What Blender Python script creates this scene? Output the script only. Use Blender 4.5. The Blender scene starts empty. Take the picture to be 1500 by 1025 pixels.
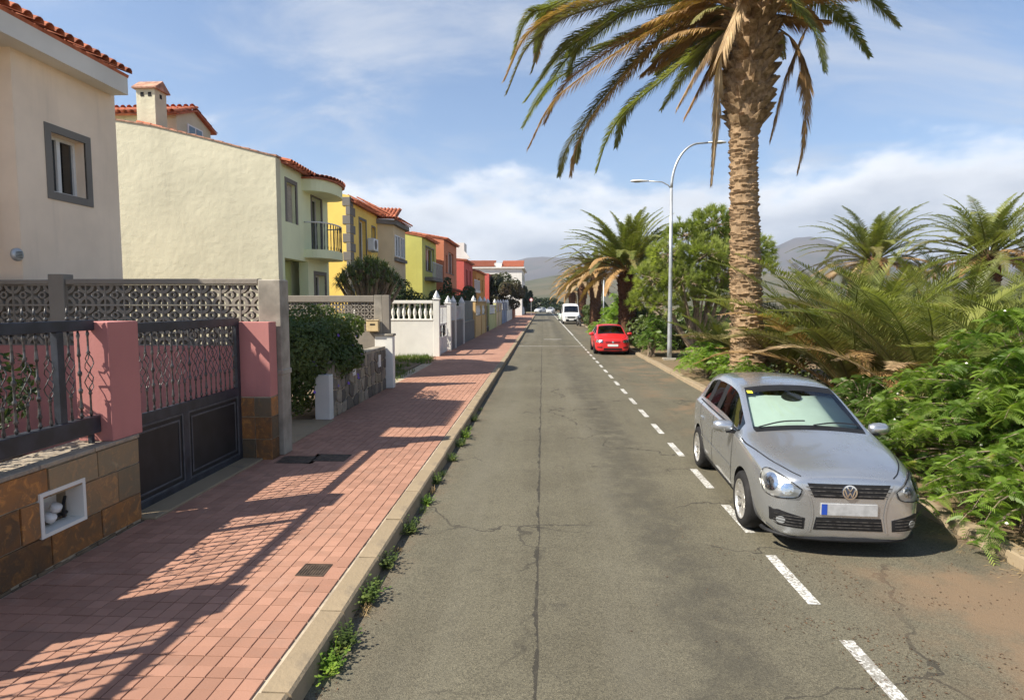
import bpy, bmesh, math, random
from mathutils import Vector, Matrix, Euler, noise as mnoise
from mathutils.bvhtree import BVHTree

# ------------------------------------------------------------------ camera, sky, sun, exposure
R = math.radians
SC = bpy.context.scene
COL = SC.collection
cam_data = bpy.data.cameras.new('camera')
cam_data.sensor_width = 36.0
cam_data.lens = 21.6
cam_data.clip_start = 0.05
cam_data.clip_end = 20000.0
cam = bpy.data.objects.new('camera', cam_data)
COL.objects.link(cam)
cam.location = (0.0, 0.0, 2.5)
cam.rotation_euler = (R(90 - 4.35), 0.0, R(2.86))
SC.camera = cam

SUN_EL = 45.3
SUN_DIR = Vector((-0.88, -0.45, 1.0)).normalized()      # towards the sun
sun_data = bpy.data.lights.new('sun', 'SUN')
sun_data.energy = 4.8
sun_data.angle = R(0.53)
sun_data.color = (1.0, 0.93, 0.81)
sun = bpy.data.objects.new('sun', sun_data)
COL.objects.link(sun)
sun.location = (-20, -10, 30)
sun.rotation_euler = SUN_DIR.to_track_quat('Z', 'Y').to_euler()

world = bpy.data.worlds.new('World')
SC.world = world
world.use_nodes = True
wn, wl = world.node_tree.nodes, world.node_tree.links
wn.clear()
w_out = wn.new('ShaderNodeOutputWorld')
w_bg = wn.new('ShaderNodeBackground')
w_bg.inputs['Strength'].default_value = 0.145
sky = wn.new('ShaderNodeTexSky')
sky.sky_type = 'NISHITA'
sky.sun_disc = False
sky.sun_elevation = R(SUN_EL)
sky.sun_rotation = math.atan2(SUN_DIR.x, SUN_DIR.y)
sky.altitude = 20
sky.air_density = 1.0
sky.dust_density = 0.4
sky.ozone_density = 2.2


def W(t, **kw):
    n = wn.new(t)
    for k, v in kw.items():
        setattr(n, k, v)
    return n


def wmath(op, a, b=None, c=None, clamp=False):
    n = W('ShaderNodeMath', operation=op, use_clamp=clamp)
    for i, v in enumerate((a, b, c)):
        if v is None:
            continue
        if isinstance(v, (int, float)):
            n.inputs[i].default_value = v
        else:
            wl.new(v, n.inputs[i])
    return n.outputs[0]


w_tc = W('ShaderNodeTexCoord')
w_sep = W('ShaderNodeSeparateXYZ')
wl.new(w_tc.outputs['Generated'], w_sep.inputs[0])
zc = wmath('MAXIMUM', w_sep.outputs['Z'], 0.02)
# thin high cloud: direction projected on a flat layer
pl = W('ShaderNodeCombineXYZ')
wl.new(wmath('DIVIDE', w_sep.outputs['X'], wmath('ADD', zc, 0.30)), pl.inputs[0])
wl.new(wmath('DIVIDE', w_sep.outputs['Y'], wmath('ADD', zc, 0.30)), pl.inputs[1])
mp = W('ShaderNodeMapping')
mp.inputs['Rotation'].default_value = (0, 0, R(-32))
mp.inputs['Scale'].default_value = (0.8, 1.25, 1.0)
wl.new(pl.outputs[0], mp.inputs[0])
nz1 = W('ShaderNodeTexNoise')
nz1.inputs['Scale'].default_value = 2.1
nz1.inputs['Detail'].default_value = 9
nz1.inputs['Roughness'].default_value = 0.62
nz1.inputs['Distortion'].default_value = 0.6
wl.new(mp.outputs[0], nz1.inputs['Vector'])
cr1 = W('ShaderNodeMapRange', interpolation_type='SMOOTHSTEP')
cr1.inputs['From Min'].default_value = 0.42
cr1.inputs['From Max'].default_value = 0.78
wl.new(nz1.outputs['Fac'], cr1.inputs['Value'])
cirrus = wmath('MULTIPLY', cr1.outputs[0], 0.8)
# heaped cloud near the horizon
mp2 = W('ShaderNodeMapping')
mp2.inputs['Location'].default_value = (0.35, 0.0, 0.1)
mp2.inputs['Scale'].default_value = (1.0, 1.0, 2.3)
wl.new(w_tc.outputs['Generated'], mp2.inputs[0])
nz2 = W('ShaderNodeTexNoise')
nz2.inputs['Scale'].default_value = 3.8
nz2.inputs['Detail'].default_value = 10
nz2.inputs['Roughness'].default_value = 0.55
wl.new(mp2.outputs[0], nz2.inputs['Vector'])
env = W('ShaderNodeMapRange', interpolation_type='SMOOTHSTEP')     # cloud thins out with height
env.inputs['From Min'].default_value = 0.10
env.inputs['From Max'].default_value = 0.30
env.inputs['To Min'].default_value = 0.24
env.inputs['To Max'].default_value = -0.22
wl.new(w_sep.outputs['Z'], env.inputs['Value'])
cum_in = wmath('ADD', nz2.outputs['Fac'], env.outputs[0])
cr2 = W('ShaderNodeMapRange', interpolation_type='SMOOTHSTEP')
cr2.inputs['From Min'].default_value = 0.50
cr2.inputs['From Max'].default_value = 0.68
wl.new(cum_in, cr2.inputs['Value'])
# cloud colour: bright tops, greyer thick bases
nz3 = W('ShaderNodeTexNoise')
nz3.inputs['Scale'].default_value = 6.0
nz3.inputs['Detail'].default_value = 6
wl.new(mp2.outputs[0], nz3.inputs['Vector'])
thick = W('ShaderNodeMapRange')
thick.inputs['From Min'].default_value = 0.60
thick.inputs['From Max'].default_value = 0.90
wl.new(wmath('ADD', cum_in, wmath('MULTIPLY', wmath('SUBTRACT', nz3.outputs['Fac'], 0.5), 0.5)), thick.inputs['Value'])
ccol = W('ShaderNodeMix', data_type='RGBA')
ccol.inputs['A'].default_value = (4.9, 4.86, 4.8, 1)
ccol.inputs['B'].default_value = (2.3, 2.4, 2.6, 1)
wl.new(thick.outputs[0], ccol.inputs['Factor'])
skyb = W('ShaderNodeMix', data_type='RGBA', blend_type='MULTIPLY')
skyb.inputs['Factor'].default_value = 1.0
skyb.inputs['B'].default_value = (0.58, 0.60, 0.63, 1)
wl.new(sky.outputs[0], skyb.inputs['A'])
mixa = W('ShaderNodeMix', data_type='RGBA')
mixa.inputs['B'].default_value = (2.9, 3.0, 3.2, 1)
wl.new(cirrus, mixa.inputs['Factor'])
wl.new(skyb.outputs['Result'], mixa.inputs['A'])
mixb = W('ShaderNodeMix', data_type='RGBA')
wl.new(wmath('MULTIPLY', cr2.outputs[0], 0.93), mixb.inputs['Factor'])
wl.new(mixa.outputs['Result'], mixb.inputs['A'])
wl.new(ccol.outputs['Result'], mixb.inputs['B'])
wl.new(mixb.outputs['Result'], w_bg.inputs['Color'])
wl.new(w_bg.outputs[0], w_out.inputs['Surface'])

SC.view_settings.view_transform = 'Standard'
SC.view_settings.look = 'None'
SC.view_settings.exposure = 0.9
SC.view_settings.gamma = 1.0
SC.view_settings.use_curve_mapping = False
SC.render.engine = 'CYCLES'
SC.cycles.max_bounces = 6
SC.cycles.transparent_max_bounces = 12
SC.cycles.use_denoising = True

rnd = random.Random(7)

# ------------------------------------------------------------------ helpers


class MB:
    """collects vertices and faces, then links ONE mesh object"""

    def __init__(s):
        s.v, s.f = [], []

    def add(s, vs, fs):
        o = len(s.v)
        s.v.extend(tuple(p) for p in vs)
        s.f.extend(tuple(i + o for i in q) for q in fs)
        return s

    def box(s, x0, x1, y0, y1, z0, z1, b=0.0):
        if b <= 0:
            vs = [(x, y, z) for z in (z0, z1) for y in (y0, y1) for x in (x0, x1)]
            return s.add(vs, [(0, 2, 3, 1), (4, 5, 7, 6), (0, 1, 5, 4), (2, 6, 7, 3), (0, 4, 6, 2), (1, 3, 7, 5)])
        b = min(b, (x1 - x0) * .45, (y1 - y0) * .45, (z1 - z0) * .45)
        bm = bmesh.new()
        bmesh.ops.create_cube(bm, size=1.0)
        for v in bm.verts:
            v.co = Vector(((x0 + x1) / 2 + v.co.x * (x1 - x0), (y0 + y1) / 2 + v.co.y * (y1 - y0), (z0 + z1) / 2 + v.co.z * (z1 - z0)))
        bmesh.ops.bevel(bm, geom=bm.edges[:], offset=b, segments=1, affect='EDGES')
        bm.verts.index_update()
        s.add([v.co for v in bm.verts], [[v.index for v in f.verts] for f in bm.faces])
        bm.free()
        return s

    def quad(s, a, b, c, d):
        return s.add([a, b, c, d], [(0, 1, 2, 3)])

    def tube(s, path, rad, n=8, cap=True):
        path = [Vector(p) for p in path]
        k = len(path)
        if not isinstance(rad, (list, tuple)):
            rad = [rad] * k
        o = len(s.v)
        prev = None
        for i, p in enumerate(path):
            t = (path[min(i + 1, k - 1)] - path[max(i - 1, 0)])
            if t.length < 1e-9:
                t = Vector((0, 0, 1))
            t.normalize()
            if prev is None:
                ref = Vector((0, 0, 1)) if abs(t.z) < .9 else Vector((1, 0, 0))
                a = t.cross(ref).normalized()
            else:
                a = prev - t * prev.dot(t)
                if a.length < 1e-6:
                    a = t.orthogonal()
                a.normalize()
            prev = a
            b = t.cross(a)
            for j in range(n):
                w = 2 * math.pi * j / n
                s.v.append(tuple(p + (a * math.cos(w) + b * math.sin(w)) * rad[i]))
        for i in range(k - 1):
            for j in range(n):
                s.f.append((o + i * n + j, o + i * n + (j + 1) % n, o + (i + 1) * n + (j + 1) % n, o + (i + 1) * n + j))
        if cap:
            s.f.append(tuple(o + j for j in reversed(range(n))))
            s.f.append(tuple(o + (k - 1) * n + j for j in range(n)))
        return s

    def lathe(s, prof, n=16, c=(0, 0, 0), axis='z', cap=True):
        o = len(s.v)
        for r, h in prof:
            for j in range(n):
                w = 2 * math.pi * j / n
                a, b = r * math.cos(w), r * math.sin(w)
                p = {'z': (a, b, h), 'y': (a, h, b), 'x': (h, a, b)}[axis]
                s.v.append((c[0] + p[0], c[1] + p[1], c[2] + p[2]))
        k = len(prof)
        for i in range(k - 1):
            for j in range(n):
                s.f.append((o + i * n + j, o + i * n + (j + 1) % n, o + (i + 1) * n + (j + 1) % n, o + (i + 1) * n + j))
        if cap:
            s.f.append(tuple(o + j for j in reversed(range(n))))
            s.f.append(tuple(o + (k - 1) * n + j for j in range(n)))
        return s

    def prism(s, poly, h0, h1, axis='z'):
        """poly: 2-D outline, extruded along axis"""
        def P(a, b, h):
            return {'z': (a, b, h), 'y': (a, h, b), 'x': (h, a, b)}[axis]
        n = len(poly)
        vs = [P(a, b, h0) for a, b in poly] + [P(a, b, h1) for a, b in poly]
        fs = [tuple(reversed(range(n))), tuple(range(n, 2 * n))] + [(i, (i + 1) % n, n + (i + 1) % n, n + i) for i in range(n)]
        return s.add(vs, fs)

    def mesh(s, name, mat=None, smooth=False, fix=False):
        me = bpy.data.meshes.new(name)
        me.from_pydata(s.v, [], s.f)
        if fix:
            bm = bmesh.new()
            bm.from_mesh(me)
            bmesh.ops.recalc_face_normals(bm, faces=bm.faces)
            bm.to_mesh(me)
            bm.free()
        if mat:
            me.materials.append(mat)
        if smooth:
            me.polygons.foreach_set('use_smooth', [True] * len(me.polygons))
        me.update()
        return me

    def build(s, name, mat=None, parent=None, smooth=False, fix=True, loc=None, rot=None):
        return put(name, s.mesh(name, mat, smooth, fix), parent, loc, rot)


def put(name, me, parent=None, loc=None, rot=None):
    o = bpy.data.objects.new(name, me)
    COL.objects.link(o)
    o.parent = parent
    if loc is not None:
        o.location = loc
    if rot is not None:
        o.rotation_euler = rot
    return o


def tag(o, label, cat, group=None):
    o['label'] = label
    o['category'] = cat
    if group:
        o['group'] = group
    return o


def thing(name, label, cat, loc=(0, 0, 0), rz=0.0, group=None):
    o = bpy.data.objects.new(name, None)
    COL.objects.link(o)
    o.empty_display_size = .2
    o.location = loc
    o.rotation_euler = (0, 0, rz)
    return tag(o, label, cat, group)


def struct(o):
    o['kind'] = 'structure'
    return o


def stuff(o):
    o['kind'] = 'stuff'
    return o


def smooth_angle(o, deg=35):
    me = o.data
    me.polygons.foreach_set('use_smooth', [True] * len(me.polygons))
    try:
        me.set_sharp_from_angle(angle=R(deg))
    except Exception:
        pass
    return o


def interp(tab, z):
    if z <= tab[0][0]:
        return tab[0][1:]
    for a, b in zip(tab, tab[1:]):
        if a[0] <= z <= b[0]:
            f = (z - a[0]) / (b[0] - a[0])
            return tuple(p + (q - p) * f for p, q in zip(a[1:], b[1:]))
    return tab[-1][1:]


# ------------------------------------------------------------------ materials
def hexc(h):
    h = h.lstrip('#')
    c = [int(h[i:i + 2], 16) / 255 for i in (0, 2, 4)]
    return tuple(x / 12.92 if x <= .04045 else ((x + .055) / 1.055) ** 2.4 for x in c)


class NT:
    def __init__(s, name):
        s.m = bpy.data.materials.new(name)
        s.m.use_nodes = True
        s.n, s.l = s.m.node_tree.nodes, s.m.node_tree.links
        s.n.clear()
        s.out = s.n.new('ShaderNodeOutputMaterial')
        s.p = s.n.new('ShaderNodeBsdfPrincipled')
        s.l.new(s.p.outputs[0], s.out.inputs['Surface'])
        s.tc = s.n.new('ShaderNodeTexCoord')
        s.obj = s.tc.outputs['Object']

    def set(s, sock, v):
        if isinstance(v, (int, float)):
            sock.default_value = v
        elif isinstance(v, (tuple, list)):
            sock.default_value = tuple(v) + ((1.0,) if len(v) == 3 and len(sock.default_value) == 4 else ())
        else:
            s.l.new(v, sock)

    def math(s, op, a, b=0.0, clamp=False):
        n = s.n.new('ShaderNodeMath')
        n.operation = op
        n.use_clamp = clamp
        s.set(n.inputs[0], a)
        s.set(n.inputs[1], b)
        return n.outputs[0]

    def mapping(s, scale=(1, 1, 1), loc=(0, 0, 0), vec=None):
        n = s.n.new('ShaderNodeMapping')
        n.inputs['Scale'].default_value = scale
        n.inputs['Location'].default_value = loc
        s.l.new(vec or s.obj, n.inputs[0])
        return n.outputs[0]

    def noise(s, scale, detail=4, rough=.55, vec=None, dist=0.0):
        n = s.n.new('ShaderNodeTexNoise')
        n.inputs['Scale'].default_value = scale
        n.inputs['Detail'].default_value = detail
        n.inputs['Roughness'].default_value = rough
        n.inputs['Distortion'].default_value = dist
        s.l.new(vec or s.obj, n.inputs['Vector'])
        return n.outputs['Fac']

    def voronoi(s, scale, vec=None, out='Distance', feature='F1'):
        n = s.n.new('ShaderNodeTexVoronoi')
        n.feature = feature
        n.inputs['Scale'].default_value = scale
        s.l.new(vec or s.obj, n.inputs['Vector'])
        return n.outputs[out]

    def ramp(s, v, a, b, t0=0.0, t1=1.0, soft=True):
        n = s.n.new('ShaderNodeMapRange')
        if soft:
            n.interpolation_type = 'SMOOTHSTEP'
        n.inputs['From Min'].default_value = a
        n.inputs['From Max'].default_value = b
        n.inputs['To Min'].default_value = t0
        n.inputs['To Max'].default_value = t1
        s.l.new(v, n.inputs['Value'])
        return n.outputs[0]

    def mix(s, f, a, b, blend='MIX'):
        n = s.n.new('ShaderNodeMix')
        n.data_type = 'RGBA'
        n.blend_type = blend
        s.set(n.inputs['Factor'], f)
        s.set(n.inputs['A'], a)
        s.set(n.inputs['B'], b)
        return n.outputs['Result']

    def rand(s):
        n = s.n.new('ShaderNodeObjectInfo')
        return n.outputs['Random']

    def bump(s, h, strength=.3, dist=.01):
        n = s.n.new('ShaderNodeBump')
        n.inputs['Strength'].default_value = strength
        n.inputs['Distance'].default_value = dist
        s.l.new(h, n.inputs['Height'])
        s.l.new(n.outputs[0], s.p.inputs['Normal'])

    def done(s, col, rough=.8, spec=.3, metal=0.0):
        s.set(s.p.inputs['Base Color'], col)
        s.set(s.p.inputs['Roughness'], rough)
        s.set(s.p.inputs['Specular IOR Level'], spec)
        s.set(s.p.inputs['Metallic'], metal)
        return s.m


def sc(c, k):
    return tuple(min(1.0, x * k) for x in c)


def plain(name, col, rough=.7, var=.12, scale=4, bump=.15, bscale=60, spec=.3, metal=0.0, randv=0.0, bdist=.004):
    t = NT(name)
    n = t.noise(scale, 5)
    c = t.mix(t.ramp(n, .3, .7), sc(col, 1 - var), sc(col, 1 + var))
    if randv:
        c = t.mix(1.0, c, t.mix(t.rand(), (1 - randv,) * 3, (1 + randv * .6,) * 3), 'MULTIPLY')
    if bump:
        t.bump(t.noise(bscale, 4), bump, bdist)
    return t.done(c, rough, spec, metal)


def plaster(name, col, stain=.3, bump=.35, dirt=(.16, .14, .12)):
    t = NT(name)
    big = t.noise(.7, 6, .6)
    streak = t.noise(1.0, 5, .6, t.mapping((2.4, 2.4, .22)))
    fine = t.noise(9, 6, .65)
    c = t.mix(t.ramp(big, .3, .72), sc(col, .90), sc(col, 1.06))
    c = t.mix(t.math('MULTIPLY', t.ramp(streak, .52, .78), stain), c, tuple(a * .55 + b * .45 for a, b in zip(sc(col, .6), dirt)))
    c = t.mix(t.math('MULTIPLY', t.ramp(fine, .55, .8), stain * .5), c, sc(col, .78))
    h = t.math('ADD', t.math('MULTIPLY', t.noise(38, 4, .6), .5), t.math('MULTIPLY', t.noise(5.5, 4), 1.2))
    t.bump(h, bump, .012)
    return t.done(c, .9, .2)


def leafmat(name, c1, c2, rough=.5, trans=.35, scale=1.6, randv=.25, c3=None, c3s=5.0):
    t = NT(name)
    n = t.noise(scale, 3, .6)
    c = t.mix(t.ramp(n, .3, .7), c1, c2)
    if c3:
        c = t.mix(t.ramp(t.noise(c3s, 3, .7), .58, .72), c, c3)
    c = t.mix(1.0, c, t.mix(t.rand(), (1 - randv,) * 3, (1 + randv,) * 3), 'MULTIPLY')
    t.done(c, rough, .35)
    tr = t.n.new('ShaderNodeBsdfTranslucent')
    cc = t.mix(1.0, c, (1.25, 1.35, .6), 'MULTIPLY')
    t.l.new(cc, tr.inputs['Color'])
    ms = t.n.new('ShaderNodeMixShader')
    ms.inputs[0].default_value = trans
    t.l.new(t.p.outputs[0], ms.inputs[1])
    t.l.new(tr.outputs[0], ms.inputs[2])
    t.l.new(ms.outputs[0], t.out.inputs['Surface'])
    return t.m


def glassmat(name, tint=(.75, .85, .82), rough=.02, refl=.0):
    t = NT(name)
    fr = t.n.new('ShaderNodeFresnel')
    fr.inputs['IOR'].default_value = 1.5
    tp = t.n.new('ShaderNodeBsdfTransparent')
    tp.inputs['Color'].default_value = tint + (1,)
    gl = t.n.new('ShaderNodeBsdfGlossy')
    gl.inputs['Roughness'].default_value = rough
    ms = t.n.new('ShaderNodeMixShader')
    t.l.new(t.math('ADD', fr.outputs[0], refl, True), ms.inputs[0])
    t.l.new(tp.outputs[0], ms.inputs[1])
    t.l.new(gl.outputs[0], ms.inputs[2])
    t.l.new(ms.outputs[0], t.out.inputs['Surface'])
    t.n.remove(t.p)
    return t.m


def paintmat(name, col, metal=0.0, rough=.35, coat=.6, flake=0.0):
    t = NT(name)
    dirt = t.noise(2.2, 6, .65)
    c = t.mix(t.ramp(dirt, .35, .75), col, sc(col, .88))
    t.set(t.p.inputs['Coat Weight'], coat)
    t.set(t.p.inputs['Coat Roughness'], .06)
    return t.done(c, t.ramp(dirt, .3, .8, rough * .9, rough * 1.25), .5, metal)


M = {}
M['concrete'] = plain('concrete', (.30, .27, .22), .9, .3, 2.5, .5, 45)
M['old_concrete'] = plaster('old_concrete', (.26, .23, .19), .6, .5)
M['kerb'] = plaster('kerb_concrete', (.29, .225, .145), .9, .7)
M['mortar'] = plain('mortar', (.40, .33, .24), .95, .25, 6, .5, 60)
M['pink'] = plaster('pink_plaster', (.49, .21, .19), .35, .22)
M['darkmetal'] = plain('dark_painted_metal', (.028, .032, .042), .42, .35, 6, .1, 120, .5)
M['gatemould'] = plain('gate_moulding', (.075, .08, .09), .4, .3, 8, .1, 90, .5)
M['gatepanel'] = plain('gate_panel', (.014, .014, .016), .5, .3, 5, .1, 90, .5)
M['iron'] = plain('cast_iron', (.10, .095, .09), .4, .7, 20, .2, 80, .5, .5)
M['whitemetal'] = plain('white_metal', (.62, .62, .60), .5, .1, 3, .05, 60)
M['galv'] = plain('galvanised_steel', (.42, .44, .45), .45, .18, 3, .1, 60, .5, .55)
M['white'] = plaster('white_plaster', (.74, .72, .66), .22, .2)
M['whitepaint'] = plain('white_frame_paint', (.72, .72, .70), .45, .08, 3, .05, 40)
M['greytrim'] = plaster('grey_trim', (.20, .185, .165), .2, .2)
M['black'] = plain('black_plastic', (.012, .012, .013), .55, .2, 8, .05, 90)
M['rubber'] = plain('rubber', (.016, .015, .015), .8, .3, 10, .2, 80)
M['dark'] = plain('dark_interior', (.012, .012, .013), .8, .2, 6, 0)
M['seat'] = plain('seat_cloth', (.05, .05, .055), .9, .2, 9, .1, 90)
M['alloy'] = plain('alloy', (.72, .70, .66), .32, .12, 5, .03, 60, .5, .8)
M['chrome'] = plain('chrome', (.75, .76, .78), .12, .05, 4, 0, 60, .5, 1.0)
M['winglass'] = glassmat('window_glass', (.25, .30, .32), .02, .10)
M['carglass'] = glassmat('car_glass', (.76, .85, .81), .02, .05)
M['cardark'] = glassmat('car_tinted_glass', (.22, .27, .26), .02, .05)
M['lens'] = glassmat('lamp_lens', (.93, .95, .96), .03, .05)
M['curtain'] = plain('curtain', (.10, .13, .14), .9, .3, 5, 0)
M['door'] = plain('white_door', (.55, .54, .52), .5, .1, 3, .05)
M['soil'] = plain('soil', (.16, .115, .075), .95, .35, 3, .6, 30)


def roofmat():
    t = NT('terracotta_tile')
    n = t.noise(5, 6, .65)
    c = t.mix(t.ramp(n, .3, .7), (.30, .095, .05), (.50, .17, .09))
    c = t.mix(1.0, c, t.mix(t.rand(), (.7, .7, .7), (1.25, 1.2, 1.15)), 'MULTIPLY')
    c = t.mix(t.math('MULTIPLY', t.ramp(t.noise(17, 5, .7), .55, .75), .45), c, (.20, .17, .14))
    t.bump(t.noise(60, 4), .3, .004)
    return t.done(c, .85, .25)


M['tile_roof'] = roofmat()


def stonemat(name, c1, c2, c3, scale=4, bump=.6, c4=(.21, .185, .125)):
    t = NT(name)
    r = t.rand()
    off = t.n.new('ShaderNodeVectorMath')
    off.operation = 'ADD'
    cmb = t.n.new('ShaderNodeCombineXYZ')
    t.l.new(t.math('MULTIPLY', r, 37.0), cmb.inputs[0])
    t.l.new(t.math('MULTIPLY', r, 11.0), cmb.inputs[2])
    t.l.new(t.obj, off.inputs[0])
    t.l.new(cmb.outputs[0], off.inputs[1])
    v = off.outputs[0]
    n1 = t.noise(scale, 6, .62, v, .7)
    n2 = t.noise(scale * 2.3, 6, .65, v, 1.0)
    c = t.mix(t.ramp(n1, .34, .66), c1, c2)
    c = t.mix(t.math('MULTIPLY', t.ramp(n2, .5, .66), .85), c, c3)
    c = t.mix(t.math('MULTIPLY', t.ramp(t.math('FRACT', t.math('MULTIPLY', r, 13.7)), .62, .9), .65), c, c4)
    c = t.mix(t.math('MULTIPLY', t.ramp(n1, .62, .8), .6), c, tuple(x * 1.5 for x in c4))
    c = t.mix(1.0, c, t.mix(t.ramp(t.math('FRACT', t.math('MULTIPLY', r, 7.3)), 0, 1), (.5, .5, .5), (1.45, 1.4, 1.3)), 'MULTIPLY')
    t.bump(t.math('ADD', n2, t.math('MULTIPLY', t.noise(scale * 9, 4, .6, v), .35)), bump, .012)
    return t.done(c, .72, .35)


M['slate'] = stonemat('rust_slate', (.26, .12, .042), (.16, .095, .05), (.44, .20, .06))
M['slate_grey'] = stonemat('grey_slate', (.24, .21, .17), (.17, .15, .13), (.30, .24, .17), 5)

# ------------------------------------------------------------------ ground, road, pavement
def terrainmat():
    t = NT('dry_field')
    n = t.noise(.02, 6, .6)
    n2 = t.noise(.4, 6, .65)
    c = t.mix(t.ramp(n, .35, .65), (.10, .10, .045), (.19, .15, .085))
    c = t.mix(t.math('MULTIPLY', t.ramp(n2, .5, .75), .5), c, (.07, .085, .03))
    return t.done(c, .95, .1)


def roadmat():
    t = NT('worn_asphalt')
    sx = t.n.new('ShaderNodeSeparateXYZ')
    t.l.new(t.obj, sx.inputs[0])
    X, Y = sx.outputs['X'], sx.outputs['Y']
    agg = t.voronoi(105)
    aggc = t.voronoi(105, out='Color')
    big = t.noise(.5, 6, .6)
    mid = t.noise(3.5, 5, .6)
    long_ = t.noise(1.0, 4, .5, t.mapping((1.6, .05, 1)))
    c = t.mix(t.ramp(big, .3, .7), (.092, .082, .058), (.125, .113, .081))
    c = t.mix(t.math('MULTIPLY', t.ramp(long_, .35, .65), .5), c, (.142, .129, .093))
    c = t.mix(t.math('MULTIPLY', t.ramp(mid, .5, .75), .35), c, (.072, .065, .048))
    spk = t.n.new('ShaderNodeSeparateColor')
    t.l.new(aggc, spk.inputs[0])
    c = t.mix(1.0, c, t.mix(spk.outputs[0], (.66, .66, .66), (1.34, 1.33, 1.30)), 'MULTIPLY')
    fine = t.noise(160, 3, .6)
    c = t.mix(1.0, c, t.mix(t.ramp(fine, .3, .7), (.7, .7, .7), (1.25, 1.25, 1.22)), 'MULTIPLY')
    # darker, smoother strip where the wheels on the parking side turn in
    wob = t.math('MULTIPLY', t.math('SUBTRACT', t.noise(.35, 3), .5), .9)
    trk = t.math('ABSOLUTE', t.math('SUBTRACT', t.math('ADD', X, wob), 1.25))
    c = t.mix(t.math('MULTIPLY', t.ramp(trk, .16, .5, 1, 0), t.math('MULTIPLY', t.ramp(mid, .3, .6), .5)), c, (.056, .051, .040))
    for x0 in (-.85, .75):
        tk = t.math('ABSOLUTE', t.math('SUBTRACT', t.math('ADD', X, t.math('MULTIPLY', wob, .35)), x0))
        c = t.mix(t.math('MULTIPLY', t.ramp(tk, .05, .38, 1, 0), t.ramp(t.noise(1.1, 5, .65, t.mapping((1, .25, 1))), .35, .65, 0, .38)), c, (.155, .142, .108))
    oil = t.math('MULTIPLY', t.ramp(t.noise(1.6, 4, .6, t.mapping((1.2, .7, 1), (7, 3, 0))), .66, .74), t.ramp(t.noise(14, 4), .3, .6))
    c = t.mix(t.math('MULTIPLY', oil, .5), c, (.045, .041, .034))
    # longitudinal joint of the two asphalt lanes
    w2 = t.math('MULTIPLY', t.math('SUBTRACT', t.noise(1.3, 6, .7), .5), .11)
    seam = t.math('ABSOLUTE', t.math('ADD', t.math('ADD', X, .04), w2))
    sw = t.ramp(t.noise(2.6, 5, .75), .35, .7, .003, .028)
    seamf = t.math('MULTIPLY', t.math('LESS_THAN', seam, sw), t.ramp(t.noise(7, 3), .3, .5, .35, .85))
    c = t.mix(seamf, c, (.036, .032, .026))
    # cracks
    dv = t.n.new('ShaderNodeVectorMath')
    dv.operation = 'ADD'
    nv = t.n.new('ShaderNodeTexNoise')
    nv.inputs['Scale'].default_value = 1.7
    nv.inputs['Detail'].default_value = 5
    t.l.new(t.obj, nv.inputs['Vector'])
    t.l.new(t.obj, dv.inputs[0])
    t.l.new(nv.outputs['Color'], dv.inputs[1])
    cr = t.voronoi(.42, t.mapping((.55, 1.0, 1), vec=dv.outputs[0]), feature='DISTANCE_TO_EDGE')
    crk = t.math('MULTIPLY', t.math('LESS_THAN', cr, .0055), t.ramp(t.noise(.55, 3), .42, .58))
    c = t.mix(t.math('MULTIPLY', crk, .7), c, (.034, .03, .025))
    # sand washed along the parking lane and the gutter
    dn = t.noise(.85, 6, .62)
    side = t.ramp(X, 2.3, 3.6)
    near = t.ramp(Y, 6.2, 3.6)
    sand = t.math('MULTIPLY', side, t.ramp(t.math('ADD', dn, t.math('MULTIPLY', near, .22)), .47, .68))
    c = t.mix(t.math('MULTIPLY', sand, .85), c, (.20, .135, .082))
    gut = t.math('MULTIPLY', t.ramp(X, -1.05, -1.5), t.ramp(t.noise(2.4, 5, .65), .4, .65))
    c = t.mix(t.math('MULTIPLY', gut, .7), c, (.15, .115, .075))
    t.bump(t.math('ADD', agg, t.math('MULTIPLY', t.math('ADD', crk, seamf), -.8)), .55, .006)
    return t.done(c, .88, .25)


def tilemat(name, joint=False):
    t = NT(name)
    r = t.rand()
    geo = t.n.new('ShaderNodeNewGeometry')
    P = geo.outputs['Position']
    cell = t.n.new('ShaderNodeTexWhiteNoise')
    cell.noise_dimensions = '3D'
    fl = t.n.new('ShaderNodeVectorMath')
    fl.operation = 'FLOOR'
    t.l.new(t.mapping((1 / .1295, 1 / .1175, 0), (4.33 / .1295, -2.8 / .1175, 0), P), fl.inputs[0])
    t.l.new(fl.outputs[0], cell.inputs['Vector'])
    big = t.noise(.45, 5, .6, P)
    n = t.noise(3.5, 6, .65, P)
    c = t.mix(t.ramp(big, .3, .7), (.315, .165, .113), (.385, .208, .143))
    c = t.mix(1.0, c, t.mix(cell.outputs['Value'], (.84, .83, .82), (1.10, 1.10, 1.10)), 'MULTIPLY')
    c = t.mix(t.math('MULTIPLY', t.ramp(n, .5, .72), .45), c, (.25, .155, .115))
    c = t.mix(t.math('MULTIPLY', t.ramp(t.noise(1.3, 6, .7, P), .56, .75), .5), c, (.46, .30, .235))
    if joint:
        br = t.n.new('ShaderNodeTexBrick')
        br.offset = 0
        br.inputs['Scale'].default_value = 1.0
        br.inputs['Brick Width'].default_value = .1295
        br.inputs['Row Height'].default_value = .1175
        br.inputs['Mortar Size'].default_value = .006
        t.l.new(t.mapping((1, 1, 1), (4.33, -2.8, 0), P), br.inputs['Vector'])
        c = t.mix(t.math('MULTIPLY', br.outputs['Fac'], .6), c, (.26, .15, .11))
    t.bump(t.noise(70, 4, .6, P), .25, .003)
    return t.done(c, .85, .25)


M['ground'] = terrainmat()
M['road'] = roadmat()
M['tile'] = tilemat('red_paver')
M['tilefar'] = tilemat('red_paver_far', True)


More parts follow.
